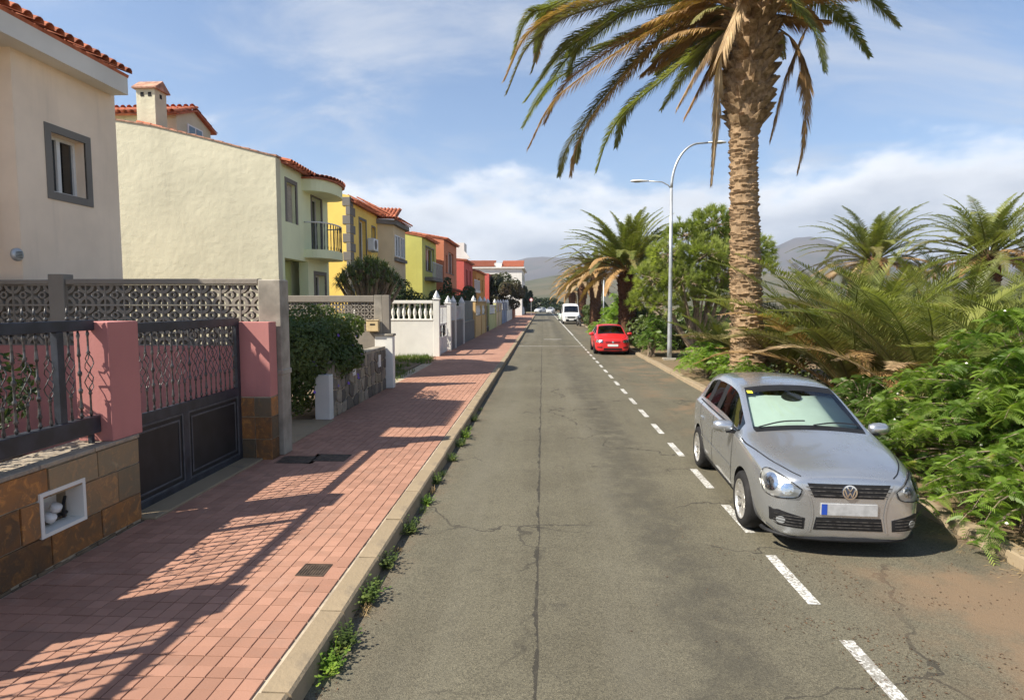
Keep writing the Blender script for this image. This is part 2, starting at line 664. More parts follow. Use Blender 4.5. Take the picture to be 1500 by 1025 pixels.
def markmat():
    t = NT('road_paint')
    w = t.math('ADD', t.noise(38, 5, .7), t.math('MULTIPLY', t.noise(3, 4), .5))
    c = t.mix(t.math('MULTIPLY', t.ramp(w, .66, .82), .9), t.mix(t.ramp(t.noise(9, 5, .7), .35, .7), (.58, .57, .53), (.70, .69, .65)), (.20, .185, .155))
    t.bump(t.voronoi(105), .4, .005)
    return t.done(c, .8, .3)


M['mark'] = markmat()

gm = MB()
gx = [-4000, -1200, -400, -120, -40, -10, 10, 40, 120, 400, 1200, 4000]
gy = [-300, -100, -20, 40, 120, 260, 420, 700, 1100, 1800, 3000, 7000]
gm.add([(x, y, -.06) for y in gy for x in gx], [(j * 12 + i, j * 12 + i + 1, (j + 1) * 12 + i + 1, (j + 1) * 12 + i) for j in range(11) for i in range(11)])
struct(gm.build('ground', M['ground'], fix=False))
rm = MB()
rows = [-14 + 4 * k for k in range(80)]
rm.add([(x, y, 0) for y in rows for x in (-1.54, 0, 1.5, 3, 4.54)], [(j * 5 + i, j * 5 + i + 1, (j + 1) * 5 + i + 1, (j + 1) * 5 + i) for j in range(79) for i in range(4)])
road = struct(rm.build('road', M['road'], fix=False))

dash_me = None
ys = [(3.3, 4.51), (5.06, 6.06), (6.66, 7.6)] + [(8.29 + 1.745 * k, 9.25 + 1.745 * k) for k in range(22)]
for a, b in ys:
    mb = MB()
    n = 6
    x0 = 2.25 + .004 * min(a, 20)
    for i in range(n):
        y0, y1 = a + (b - a) * i / n, a + (b - a) * (i + 1) / n
        w = .052
        mb.quad((x0 - w, y0, .004), (x0 + w, y0, .004), (x0 + w, y1, .004), (x0 - w, y1, .004))
    mb.build('lane_dash', M['mark'], road, fix=False)
mb = MB()
mb.quad((2.29, 47.5, .004), (2.41, 47.5, .004), (2.41, 230, .004), (2.29, 230, .004))
mb.build('edge_line', M['mark'], road, fix=False)
for y, xa, xb, w in ((35.7, -1.5, 2.3, .16), (42.5, .1, 1.3, .3)):
    MB().quad((xa, y, .004), (xb, y, .004), (xb, y + w, .004), (xa, y + w, .004)).build('cross_line', M['mark'], road, fix=False)

# pavement: slab, near pavers one by one, farther pavers joined, then the material alone
pz = .14
pv = struct(MB().box(-4.72, -1.71, -4, 24.04, -.05, pz - .012).build('pavement', M['mortar']))
MB().box(-4.9, -1.71, 24.04, 150, -.05, pz).build('far_paving', M['tilefar'], pv)
tw, tl, g = .1295, .1175, .0024
tme = MB()
a, b, h, bv = tw / 2 - g, tl / 2 - g, .018, .003
tme.add([(-a, -b, -h), (a, -b, -h), (a, b, -h), (-a, b, -h), (-a, -b, -bv), (a, -b, -bv), (a, b, -bv), (-a, b, -bv), (-a + bv, -b + bv, 0), (a - bv, -b + bv, 0), (a - bv, b - bv, 0), (-a + bv, b - bv, 0)],
        [(0, 1, 5, 4), (1, 2, 6, 5), (2, 3, 7, 6), (3, 0, 4, 7), (4, 5, 9, 8), (5, 6, 10, 9), (6, 7, 11, 10), (7, 4, 8, 11), (8, 9, 10, 11)])
tile_me = tme.mesh('paver', M['tile'])
cells = []
for r_ in range(-40, 180):
    for c_ in range(20):
        cells.append((-4.33 + (c_ + .5) * tw, 2.8 + (r_ + .5) * tl + (.0016 if r_ % 2 else -.0016)))
vis = [p for p in cells if p[1] > 2.9 and p[0] / p[1] > -.90]
vis.sort(key=lambda p: p[0] ** 2 + p[1] ** 2)
near_set = set(vis[:298])
covers = [(-2.02, 5.2, .25, .25), (-3.22, 9.12, .5, .42), (-3.72, 8.98, .52, .42)]


def covered(p):
    return any(abs(p[0] - c[0]) < c[2] / 2 + .02 and abs(p[1] - c[1]) < c[3] / 2 + .06 for c in covers)


rest = MB()
prnd = random.Random(3)
for p in cells:
    if covered(p):
        continue
    z = pz + prnd.uniform(-.002, .002)
    ex, ey = prnd.uniform(-.006, .006), prnd.uniform(-.006, .006)
    if p in near_set:
        put('paver', tile_me, pv, (p[0], p[1], z), (ex, ey, prnd.uniform(-.008, .008)))
    else:
        rest.add([(p[0] + v[0], p[1] + v[1], z + v[2] + ex * v[1] - ey * v[0]) for v in tme.v], tme.f)
stuff(rest.build('paver_field', M['tile'], pv, fix=False))
# concrete infill round the covers
for cx, cy, sx, sy in covers:
    MB().box(cx - sx / 2 - .06, cx + sx / 2 + .06, cy - sy / 2 - .16, cy + sy / 2 + .16, .1, pz - .002).build('cover_surround', M['tile'], pv)
M['castcover'] = plain('rusted_cover', (.085, .06, .042), .75, .4, 12, .6, 70, .4, .3)
lab = ['small square rusted cover in the red pavers beside the kerb', 'dark square inspection cover in the middle of the pavement near the concrete post', 'dark square inspection cover set against the gate threshold']
for i, (cx, cy, sx, sy) in enumerate(covers):
    t = thing('inspection_cover', lab[i], 'cover', (cx, cy, pz - .004), 0)
    MB().box(-sx / 2 + .012, sx / 2 - .012, -sy / 2 + .012, sy / 2 - .012, -.02, .004, .003).build('plate', M['castcover'], t)
    fr = MB()
    fr.box(-sx / 2, sx / 2, -sy / 2, -sy / 2 + .01, -.02, .007).box(-sx / 2, sx / 2, sy / 2 - .01, sy / 2, -.02, .007)
    fr.box(-sx / 2, -sx / 2 + .01, -sy / 2 + .01, sy / 2 - .01, -.02, .007).box(sx / 2 - .01, sx / 2, -sy / 2 + .01, sy / 2 - .01, -.02, .007)
    fr.build('frame', M['castcover'], t)
    rb = MB()
    nx = 9
    for k in range(nx):
        xx = -sx / 2 + .03 + (sx - .06) * k / (nx - 1)
        rb.box(xx - .004, xx + .004, -sy / 2 + .03, sy / 2 - .03, .003, .008)
    rb.build('tread_ribs', M['castcover'], t)

# kerb stones
kerb = struct(MB().box(-1.70, -1.55, -4, 150, -.2, .05).build('kerb', M['mortar']))
krnd = random.Random(5)


def kerbmesh(L):
    m = MB()
    m.prism([(-.10, -.16), (.105, -.16), (.105, .0), (.085, .125), (.065, .14), (-.10, .14)], -L / 2, L / 2, 'y')
    return m.mesh('kerb_stone', M['kerb'], fix=True)


k_me = kerbmesh(.985)
for k in range(82):
    y = -1.5 + k
    put('kerb_stone', k_me, kerb, (-1.612 + krnd.uniform(-.006, .006), y + .5, krnd.uniform(-.006, .006)), (0, krnd.uniform(-.012, .012), krnd.uniform(-.004, .004)))
kl = MB()
for k in range(82, 150):
    kl.add([(-1.612 + v.co.x, -1 + k + v.co.y, v.co.z) for v in k_me.vertices], [tuple(p.vertices) for p in k_me.polygons])
stuff(kl.build('far_kerb_stones', M['kerb'], kerb))
kerb2 = struct(MB().box(4.56, 4.68, -4, 150, -.2, .03).build('verge_kerb', M['mortar']))
for k in range(60):
    y = -1.2 + k
    o = put('kerb_stone', k_me, kerb2, (4.61 + krnd.uniform(-.012, .012), y + .5, -.02 + krnd.uniform(-.01, .006)), (0, krnd.uniform(-.03, .03), math.pi + krnd.uniform(-.008, .008)))


def vergemat():
    t = NT('verge_earth')
    n = t.noise(.9, 6, .62)
    n2 = t.noise(9, 6, .7)
    c = t.mix(t.ramp(n, .3, .7), (.20, .135, .08), (.15, .12, .07))
    c = t.mix(t.math('MULTIPLY', t.ramp(n2, .5, .7), .7), c, (.28, .20, .12))
    t.bump(t.math('ADD', t.noise(22, 6, .7), n2), .8, .03)
    return t.done(c, .95, .15)


M['verge'] = vergemat()
vm = MB()
vx = [4.66 + .28 * i for i in range(14)] + [9, 11, 14, 18, 24, 34, 60]
vy = [-8 + .8 * j for j in range(70)] + [50 + 6 * j for j in range(34)]
for y in vy:
    for x in vx:
        vm.v.append((x, y, .06 + .05 * mnoise.noise(Vector((x * .9, y * .9, 0))) + .03 * mnoise.noise(Vector((x * 3, y * 3, 4)))))
nx = len(vx)
for j in range(len(vy) - 1):
    for i in range(nx - 1):
        vm.f.append((j * nx + i, j * nx + i + 1, (j + 1) * nx + i + 1, (j + 1) * nx + i))
struct(vm.build('verge', M['verge'], fix=False, smooth=True))
struct(MB().box(-60, -4.725, -4, 150, -.3, .10).build('garden_ground', M['soil']))

# ------------------------------------------------------------------ stone clad garden wall with railing
FX = -4.35
gw = thing('garden_wall', 'low garden wall clad in rust coloured slate with pink pillar and meter niche', 'wall', (FX, 6.33, 0))
# core with a niche: built round the hole  (local y = world y - 6.33)
core = MB()
core.box(-.36, -.02, -5.4, -1.31, .05, 1.06).box(-.36, -.02, -.84, 0, .05, 1.06)
core.box(-.36, -.02, -1.31, -.84, .05, .47).box(-.36, -.02, -1.31, -.84, .83, 1.06).box(-.36, -.26, -1.31, -.84, .47, .83)
core.build('core', M['mortar'], gw)
srnd = random.Random(11)


def slab(u0, u1, z0, z1, name='stone_tile', mat='slate', par=gw, j=.012, face=0.0):
    """irregular slab on the street face"""
    m = MB()
    p = [(u0 + j * srnd.uniform(.3, 1), z0 + j * srnd.uniform(.3, 1)), (u1 - j * srnd.uniform(.3, 1), z0 + j * srnd.uniform(.3, 1)),
         (u1 - j * srnd.uniform(.3, 1), z1 - j * srnd.uniform(.3, 1)), (u0 + j * srnd.uniform(.3, 1), z1 - j * srnd.uniform(.3, 1))]
    d = srnd.uniform(-.004, .006)
    c = .006
    cx, cz = sum(q[0] for q in p) / 4, sum(q[1] for q in p) / 4
    ins = [(q[0] + (c if q[0] < cx else -c), q[1] + (c if q[1] < cz else -c)) for q in p]
    vs = [(face - .025, a, b) for a, b in p] + [(face + d - .004, a, b) for a, b in p] + [(face + d, a, b) for a, b in ins]
    fs = [(i, (i + 1) % 4, 4 + (i + 1) % 4, 4 + i) for i in range(4)] + [(4 + i, 4 + (i + 1) % 4, 8 + (i + 1) % 4, 8 + i) for i in range(4)] + [(8, 9, 10, 11)]
    m.add(vs, fs)
    return m.build(name, M[mat], par)


def course(widths, z0, z1):
    u = 0.0
    for w in widths:
        if w > 0:
            slab(u - w, u, z0, z1)
        u -= abs(w)


course([.62, .60, .62, .55, .6, .7, .55], .79, 1.055)
course([.35, .48, -.48, .22, .45, .62, .5, .6, .5], .46, .79)
# the niche reaches a little above the middle course
course([.59, .63, .62, .6, .58, .66, .6], .165, .46)
fr = MB()
fr.box(-.16, .014, -1.34, -1.305, .45, .85).box(-.16, .014, -.845, -.81, .45, .85)
fr.box(-.16, .013, -1.305, -.845, .815, .85).box(-.16, .013, -1.305, -.845, .45, .485)
fr.build('niche_frame', M['white'], gw)
MB().box(-.257, -.25, -1.30, -.85, .48, .82).build('niche_back', M['white'], gw)
plinth = MB()
for k in range(60):
    u = -5.3 + k * .089
    plinth.box(-.03, srnd.uniform(-.012, .004), u, u + .085, .08, .165 + srnd.uniform(-.03, .0))
plinth.build('rough_plinth', M['soil'], gw)
cap = MB()
for k in range(8):
    cap.box(-.42, .012 + srnd.uniform(-.004, .004), -.655 * (k + 1) + .004, -.655 * k - .004, 1.06, 1.10, .006)
cap.build('capping', M['slate_grey'], gw)
# end face stones facing the gate
for z0, z1 in ((.14, .46), (.46, .79), (.79, 1.055)):
    MB().box(-.345, -.03, -.005, .012, z0 + .006, z1 - .006, .004).build('stone_tile', M['slate'], gw)
for ya in (-.38, -2.88):
    MB().box(-.37, -.005, ya, ya + .46, 1.10, 2.31, .006).build('pillar', M['pink'], gw)

mt = thing('water_meter', 'white capped water meters and dark pipes inside the wall niche', 'meter', (FX - .14, 5.26, .487))
p = MB()
p.tube([(0, -.2, .05), (0, .2, .05)], .017, 8)
p.tube([(-.03, -.17, .0), (-.03, -.17, .13), (-.03, -.10, .19)], .015, 8)
p.tube([(.03, .13, .02), (.03, .13, .15), (0, .19, .2)], .014, 8)
p.build('pipe', M['black'], mt)
for (y, z, r) in ((-.02, .05, .052), (.05, .12, .05)):
    q = MB()
    q.lathe([(r * .8, -.03), (r, -.02), (r, .015), (r * .92, .028), (0.001, .03)], 16)
    q.build('meter_body', M['whitepaint'], mt, loc=(.02, y, z + .02), rot=(0, R(35), 0), smooth=True)
p = MB()
p.lathe([(.016, 0), (.02, .01), (.02, .03), (.008, .034)], 10)
p.build('valve', M['galv'], mt, loc=(.02, -.13, .06))

# ------------------------------------------------------------------ wrought iron
def iron_bar(kind, h):
    m = MB()
    if kind == 0:        # turned bar with collars
        prof = [(.008, 0)]
        z = 0
        for f, r in ((.03, .02), (.05, .011), (.10, .011), (.12, .022), (.15, .014), (.28, .009), (.30, .019), (.33, .021), (.35, .010), (.48, .010), (.50, .021), (.53, .021), (.55, .010), (.70, .009), (.72, .019), (.75, .015), (.9, .009), (.95, .018), (1.0, .008)):
            prof.append((r, f * h))
        m.lathe(prof, 6)
    else:                # open basket of twisted wires
        m.lathe([(.009, 0), (.018, .03 * h), (.010, .08 * h), (.010, .25 * h), (.02, .27 * h), (.009, .30 * h), (.004, .33 * h)], 6)
        m.lathe([(.004, .70 * h), (.009, .72 * h), (.02, .74 * h), (.010, .77 * h), (.010, .93 * h), (.018, .96 * h), (.009, h)], 6)
        for k in range(3):
            pts = []
            for i in range(9):
                f = i / 8
                w = 2 * math.pi * (k / 3 + f * .9)
                r = .008 + .034 * abs(math.sin(math.pi * 2 * f)) ** .8
                pts.append((r * math.cos(w), r * math.sin(w), h * (.29 + .44 * f)))
            m.tube(pts, .0055, 4, False)
    return m.mesh('baluster', M['iron'], smooth=True, fix=True)


spike = MB().lathe([(.012, 0), (.02, .01), (.022, .022), (.009, .032), (.012, .045), (.017, .06), (.010, .085), (.001, .13)], 6).mesh('finial', M['iron'], smooth=True, fix=True)
bar0, bar1 = iron_bar(0, .86), iron_bar(1, .86)
gbar0, gbar1 = iron_bar(0, .92), iron_bar(1, .92)


def railing(y0, y1, label):
    t = thing('iron_railing', label, 'railing', (-4.52, y0, 1.10))
    L = y1 - y0
    MB().box(-.03, .03, 0, L, 1.13, 1.235, .006).build('top_rail', M['darkmetal'], t)
    MB().box(-.05, .05, 0, L, .10, .27, .006).build('bottom_rail', M['darkmetal'], t)
    for yy in (.08, L - .08):
        MB().box(-.02, .02, yy - .02, yy + .02, 0, .1).build('foot', M['darkmetal'], t)
    MB().box(-.035, .035, L - .49, L - .41, .27, 1.13, .004).build('post', M['darkmetal'], t)
    n = int(L / .125)
    for k in range(n):
        yy = (k + .5) * L / n
        if abs(yy - (L - .45)) < .06:
            continue
        put('baluster', bar1 if k % 2 else bar0, t, (0, yy, .27), (0, 0, k))
        put('finial', spike, t, (0, yy, 1.235))
    return t


railing(3.93, 5.945, 'black iron railing with spear finials between the two pink wall pillars')
railing(1.2, 3.44, 'black iron railing section on the slate wall short of the pink pillar')

gt = thing('driveway_gate', 'dark panelled driveway gate with iron balusters between pink pillars', 'gate', (-4.55, 6.44, .12))
GL = 2.52
fm = MB()
fm.box(-.025, .025, 0, GL, 2.05, 2.16, .004).box(-.025, .025, 0, .05, 0, 2.05, .004).box(-.025, .025, GL - .10, GL, 0, 2.05, .004)
fm.box(-.024, .024, .05, GL - .10, 1.0, 1.13, .004).box(-.024, .024, .05, GL - .10, 0.02, .12, .004).box(-.024, .024, 1.02, 1.13, .12, 1.0, .004)
fm.build('frame', M['darkmetal'], gt)
for a, b in ((.05, 1.02), (1.13, GL - .10)):
    pn = MB().box(-.012, .008, a, b, .12, 1.0).build('panel', M['gatepanel'], gt)
    mo = MB()
    for i_, (ins, d0, d1) in enumerate(((.0, .008, .022), (.07, .008, .018))):
        a2, b2, z2, z3, w = a + ins + .002, b - ins - .002, .122 + ins, .998 - ins, .022
        mo.box(d0, d1, a2, b2, z2, z2 + w, .003).box(d0, d1, a2, b2, z3 - w, z3, .003).box(d0, d1, a2, a2 + w, z2 + w, z3 - w, .003).box(d0, d1, b2 - w, b2, z2 + w, z3 - w, .003)
    mo.build('moulding', M['gatemould'], pn)
n = 19
for k in range(n):
    yy = .05 + (k + .5) * (GL - .15) / n
    put('baluster', gbar1 if k % 3 else gbar0, gt, (0, yy, 1.13), (0, 0, k))
struct(MB().box(-4.75, -4.22, 6.36, 9.18, .02, .165, .01).build('threshold', M['kerb']))

gp = thing('gate_pillar', 'pink gate pillar on a slate base beside the concrete post', 'pillar', (-4.33, 9.08, .12))
MB().box(-.29, .26, -.13, .12, .98, 2.10, .006).build('shaft', M['pink'], gp)
MB().box(-.27, .245, -.12, .11, 0, .98).build('core', M['mortar'], gp)
for z0, z1 in ((.02, .34), (.34, .68), (.68, .975)):
    MB().box(-.28, -.0, -.138, -.12, z0, z1 - .012, .004).build('stone_tile', M['slate'], gp)
    MB().box(.012, .26, -.138, -.12, z0, z1 - .012, .004).build('stone_tile', M['slate'], gp)
    MB().box(.245, .263, -.118, .11, z0, z1 - .012, .004).build('stone_tile', M['slate'], gp)

# ------------------------------------------------------------------ pierced block walls between the plots
def breeze_block(s, depth):
    """square screen block: border, ring and corner quarter rings"""
    m = MB()
    w = s * .045
    h = s / 2 - .002
    d = depth / 2
    m.box(-h, h, -d, d, -h, -h + w).box(-h, h, -d, d, h - w, h).box(-h, -h + w, -d, d, -h + w, h - w).box(h - w, h, -d, d, -h + w, h - w)

    def arc(cx, cz, r, a0, a1, n, t):
        vs, fs = [], []
        for i in range(n + 1):
            a = a0 + (a1 - a0) * i / n
            for rr in (r - t / 2, r + t / 2):
                for y in (-d * .86, d * .86):
                    vs.append((cx + rr * math.cos(a), y, cz + rr * math.sin(a)))
        for i in range(n):
            o = i * 4
            fs += [(o, o + 4, o + 5, o + 1), (o + 2, o + 3, o + 7, o + 6), (o, o + 2, o + 6, o + 4), (o + 1, o + 5, o + 7, o + 3)]
        m.add(vs, fs)
    for k in range(4):
        a = k * math.pi / 2
        cx, cz = (h - w * .5) * (1 if k in (0, 3) else -1), (h - w * .5) * (1 if k in (0, 1) else -1)
        arc(cx, cz, s * .335, math.pi + a, 1.5 * math.pi + a, 5, s * .16)
    q = s * .21
    for k in range(4):
        a = k * math.pi / 2 + math.pi / 4
        # inner diamond with concave sides
        cx, cz = s * .26 * math.cos(a), s * .26 * math.sin(a)
    arc(0, 0, s * .145, 0, 2 * math.pi, 12, s * .10)
    return m.mesh('screen_block', M['old_concrete'], fix=True)


def screen_wall(t, x0, x1, zb, rows_, size, me):
    n = int(round((x1 - x0) / size))
    for r_ in range(rows_):
        for c_ in range(n):
            put('screen_block', me, t, (x0 + (c_ + .5) * (x1 - x0) / n, 0, zb + (r_ + .5) * size))


bb = breeze_block(.315, .10)
lw = thing('screen_wall', 'weathered pierced concrete block wall over a pink base behind the driveway gate', 'wall', (0, 9.33, .1))
MB().box(-8.86, -4.36, -.09, .09, 0, 1.74).build('base_wall', M['pink'], lw)
screen_wall(lw, -8.625, -7.68, 1.74, 3, .315, bb)
screen_wall(lw, -7.43, -4.36, 1.74, 3, .315, bb)
MB().box(-7.68, -7.43, -.11, .11, 1.74, 2.85, .008).build('post', M['old_concrete'], lw)
MB().box(-7.42, -4.36, -.085, .085, 2.69, 2.775, .01).build('coping', M['old_concrete'], lw)
MB().box(-8.64, -7.69, -.085, .085, 2.69, 2.765, .01).build('coping', M['old_concrete'], lw)
MB().box(-4.355, -4.0, -.10, .20, .04, 2.76, .015).build('end_post', M['concrete'], lw)
MB().box(-4.37, -3.985, -.115, .215, 1.30, 1.38, .01).build('band', M['concrete'], lw)

# second plot: rubble wall, pier, pierced wall behind
bb2 = breeze_block(.27, .10)
lw2 = thing('screen_wall', 'pierced concrete block wall rising behind the flowering hedge', 'wall', (0, 16.85, .1))
MB().box(-7.6, -4.64, -.09, .09, 0, 1.62).build('base_wall', M['old_concrete'], lw2)
screen_wall(lw2, -7.35, -4.65, 1.62, 3, .27, bb2)
MB().box(-7.6, -4.65, -.08, .08, 2.43, 2.61, .01).build('coping', M['old_concrete'], lw2)
MB().box(-7.6, -7.36, -.09, .09, 1.62, 2.43).build('post', M['old_concrete'], lw2)
MB().box(-4.645, -4.42, -.085, .085, 1.56, 2.62, .01).build('post', M['concrete'], lw2)
MB().box(-4.415, -4.22, -.09, .09, 1.56, 2.62, .01).build('end_post', M['old_concrete'], lw2)
MB().box(-4.63, -4.13, -.12, .12, .05, 1.50, .01).build('pier', M['white'], lw2)
MB().box(-4.66, -4.10, -.15, .15, 1.50, 1.56, .01).build('pier_cap', M['concrete'], lw2)
mbx = thing('letter_box', 'cream letter box on the wall above the rubble garden wall', 'letter box', (-4.66, 16.74, 1.72))
MB().box(-.17, .17, -.12, .005, 0, .30, .02).build('body', plain('cream_box', (.62, .47, .25), .6, .1), mbx)
MB().box(-.18, .18, -.13, .005, .30, .325, .006).build('lid', plain('cream_box_lid', (.55, .42, .24), .6, .1), mbx)
MB().box(-.07, .07, -.125, -.12, .18, .22).build('slot', M['black'], mbx)

rw = thing('rubble_wall', 'crazy paved grey stone garden wall under the flowering hedge', 'wall', (-4.33, 12.35, .1))
MB().box(-.25, -.012, 0, 4.36, 0, 1.16).build('core', M['mortar'], rw)
MB().box(-.27, -.0, 0, 4.36, 1.16, 1.22, .01).build('capping', M['concrete'], rw)
MB().box(-.28, .03, -.22, -.002, 0, .95, .008).build('pier', M['white'], rw)
# voronoi-like rubble: jittered grid of polygons
vr = random.Random(21)
nu, nv = 15, 4
pts = {}
for i in range(nu + 1):
    for j in range(nv + 1):
        du = 0 if i in (0, nu) else vr.uniform(-.09, .09)
        dv = 0 if j in (0, nv) else vr.uniform(-.09, .09)
        pts[i, j] = (i * 4.36 / nu + du, .02 + j * 1.13 / nv + dv)
for i in range(nu):
    for j in range(nv):
        q = [pts[i, j], pts[i + 1, j], pts[i + 1, j + 1], pts[i, j + 1]]
        c = (sum(a[0] for a in q) / 4, sum(a[1] for a in q) / 4)
        ring = []
        for k in range(4):
            a, b = q[k], q[(k + 1) % 4]
            for f in (.18, .5, .82):
                ring.append((a[0] + (b[0] - a[0]) * f, a[1] + (b[1] - a[1]) * f))
        d = vr.uniform(.004, .022)
        out = [(c[0] + (x - c[0]) * .92, c[1] + (y - c[1]) * .91) for x, y in ring]
        inn = [(c[0] + (x - c[0]) * .80, c[1] + (y - c[1]) * .78) for x, y in ring]
        m = MB()
        m.add([(-.02, a, b) for a, b in out] + [(d * .6, a, b) for a, b in out] + [(d, a, b) for a, b in inn],
              [(k, (k + 1) % 12, 12 + (k + 1) % 12, 12 + k) for k in range(12)] + [(12 + k, 12 + (k + 1) % 12, 24 + (k + 1) % 12, 24 + k) for k in range(12)] + [tuple(range(24, 36))])
        m.build('stone', M['slate_grey'], rw)
for y, z in ((1.35, .75), (3.55, .72)):
    MB().box(-.01, .032, y, y + .20, z, z + .32, .006).build('inset_plaque', M['whitepaint'], rw)
struct(MB().box(-7.5, -4.2, 9.55, 12.1, .02, .155, .01).build('driveway', M['kerb']))

# ------------------------------------------------------------------ houses
def facade(name, mat, par, X, y0, y1, z0, z1, holes, depth=.2, ret=.3):
    """street wall facing +X with real openings and reveals"""
    ys = sorted({y0, y1} | {h[0] for h in holes} | {h[1] for h in holes})
    zs = sorted({z0, z1} | {h[2] for h in holes} | {h[3] for h in holes})
    m = MB()
    for i in range(len(ys) - 1):
        for j in range(len(zs) - 1):
            cy, cz = (ys[i] + ys[i + 1]) / 2, (zs[j] + zs[j + 1]) / 2
            if any(h[0] < cy < h[1] and h[2] < cz < h[3] for h in holes):
                continue
            m.quad((X, ys[i], zs[j]), (X, ys[i + 1], zs[j]), (X, ys[i + 1], zs[j + 1]), (X, ys[i], zs[j + 1]))
    for a, b, c, d in [h[:4] for h in holes]:
        x = X - depth
        m.quad((X, a, c), (x, a, c), (x, a, d), (X, a, d))
        m.quad((X, b, c), (X, b, d), (x, b, d), (x, b, c))
        m.quad((X, a, d), (x, a, d), (x, b, d), (X, b, d))
        m.quad((X, a, c), (X, b, c), (x, b, c), (x, a, c))
    x = X - ret
    m.quad((X, y1, z0), (x, y1, z0), (x, y1, z1), (X, y1, z1))
    m.quad((X, y0, z1), (X, y1, z1), (x, y1, z1), (x, y0, z1))
    return m.build(name, mat, par, fix=False)


def window(par, X, a, b, c, d, frame='whitepaint', surround=None, sashes=2, sill=True, depth=.2, sw=.12, curtain=True, kind='window'):
    x = X - depth
    f = MB()
    w = .055
    f.box(x - .05, x + .03, a, a + w, c, d).box(x - .05, x + .03, b - w, b, c, d).box(x - .05, x + .03, a + w, b - w, c, c + w).box(x - .05, x + .03, a + w, b - w, d - w, d)
    for k in range(1, sashes):
        y = a + (b - a) * k / sashes
        f.box(x - .048, x + .032, y - .04, y + .04, c + w, d - w)
    wo = f.build(kind, M[frame], par)
    for k in range(sashes):
        ya, yb = a + (b - a) * k / sashes + .03, a + (b - a) * (k + 1) / sashes - .03
        MB().box(x - .012, x - .006, ya, yb, c + .03, d - .03).build('pane', M['winglass'], wo)
    if curtain:
        cu = MB()
        n = 12
        for k in range(n):
            ya, yb = a + (b - a) * k / n, a + (b - a) * (k + 1) / n
            cu.quad((x - .075 - .02 * (k % 2), ya, c), (x - .075 - .02 * ((k + 1) % 2), yb, c), (x - .075 - .02 * ((k + 1) % 2), yb, d), (x - .075 - .02 * (k % 2), ya, d))
        cu.build('curtain', M['curtain'], wo, fix=False)
    if surround:
        s = MB()
        e = .018
        s.box(X - .02, X + e, a - sw, a, c - sw, d + sw).box(X - .02, X + e, b, b + sw, c - sw, d + sw).box(X - .02, X + e, a, b, d, d + sw).box(X - .02, X + e, a, b, c - sw, c)
        s.build('surround', M[surround], wo)
    elif sill:
        MB().box(X - .1, X + .05, a - .05, b + .05, c - .06, c - .002).build('sill', M['greytrim'], wo)
    return wo


def shutter_door(par, X, a, b, c, d, mat='door', depth=.2, surround='greytrim', sw=.12):
    x = X - depth
    o = MB().box(x - .06, x, a, b, c, d).build('door', M[mat], par)
    sl = MB()
    n = int((d - c) / .09)
    for k in range(n):
        z = c + (k + .5) * (d - c) / n
        sl.box(x, x + .016, a + .06, (a + b) / 2 - .03, z - .03, z + .025).box(x, x + .016, (a + b) / 2 + .03, b - .06, z - .03, z + .025)
    sl.build('louvre', M[mat], o)
    if surround:
        s = MB()
        e = .018
        s.box(X - .02, X + e, a - sw, a, c, d + sw).box(X - .02, X + e, b, b + sw, c, d + sw).box(X - .02, X + e, a, b, d, d + sw)
        s.build('surround', M[surround], o)
    return o


def tile_mesh(L=.42, r=.095):
    m = MB()
    n = 6
    for i, (rr, x) in enumerate(((r, 0), (r * .82, L))):
        for j in range(n + 1):
            a = math.pi * j / n
            m.v.append((x, rr * math.cos(a), rr * math.sin(a) * .9))
        for j in range(n + 1):
            a = math.pi * j / n
            m.v.append((x, (rr - .014) * math.cos(a), (rr - .014) * math.sin(a) * .9))
    k = n + 1
    for j in range(n):
        m.f += [(j, j + 1, 2 * k + j + 1, 2 * k + j), (k + j, 3 * k + j, 3 * k + j + 1, k + j + 1), (j, k + j, k + j + 1, j + 1)]
    return m


TILE = tile_mesh()
tile_roof_me = TILE.mesh('roof_tile', M['tile_roof'], smooth=False)


def tiled_slope(par, eave0, eave1, up, length, pitch=.21, eave_parts=True, rows=None, field=True):
    """barrel tiles laid from the eave line (eave0 to eave1) up the slope direction; one tile = one part along the eave"""
    e0, e1, up = Vector(eave0), Vector(eave1), Vector(up).normalized()
    d = (e1 - e0)
    L = d.length
    d.normalize()
    nrm = up.cross(d)
    if nrm.z < 0:
        nrm = -nrm
    side = nrm.cross(up)
    mat = Matrix((up, side, nrm)).transposed()
    n = max(1, int(round(L / pitch)))
    k = rows or max(1, int(length / .36))
    bed = MB()
    q = [e0 - nrm * .03, e1 - nrm * .03, e1 + up * length - nrm * .03, e0 + up * length - nrm * .03]
    bed.add([tuple(p) for p in q] + [tuple(p - nrm * .06) for p in q], [(0, 1, 2, 3), (4, 7, 6, 5), (0, 4, 5, 1), (1, 5, 6, 2), (2, 6, 7, 3), (3, 7, 4, 0)])
    ro = bed.build('roof', M['tile_roof'], par)
    fm = MB()
    rr = random.Random(n)
    for i in range(n):
        for j in range(k):
            p = e0 + d * ((i + .5) * L / n) + up * (j * .36 - .06) + nrm * (.008 + rr.uniform(0, .008))
            if j == 0 and eave_parts:
                o = put('roof_tile', tile_roof_me, ro, p)
                o.rotation_euler = (mat @ Euler((0, rr.uniform(-.05, .02), rr.uniform(-.03, .03))).to_matrix()).to_euler()
            elif field:
                fm.add([tuple(p + mat @ Vector(v)) for v in TILE.v], TILE.f)
    if fm.f:
        stuff(fm.build('roof_tile_field', M['tile_roof'], ro, fix=False))
    return ro


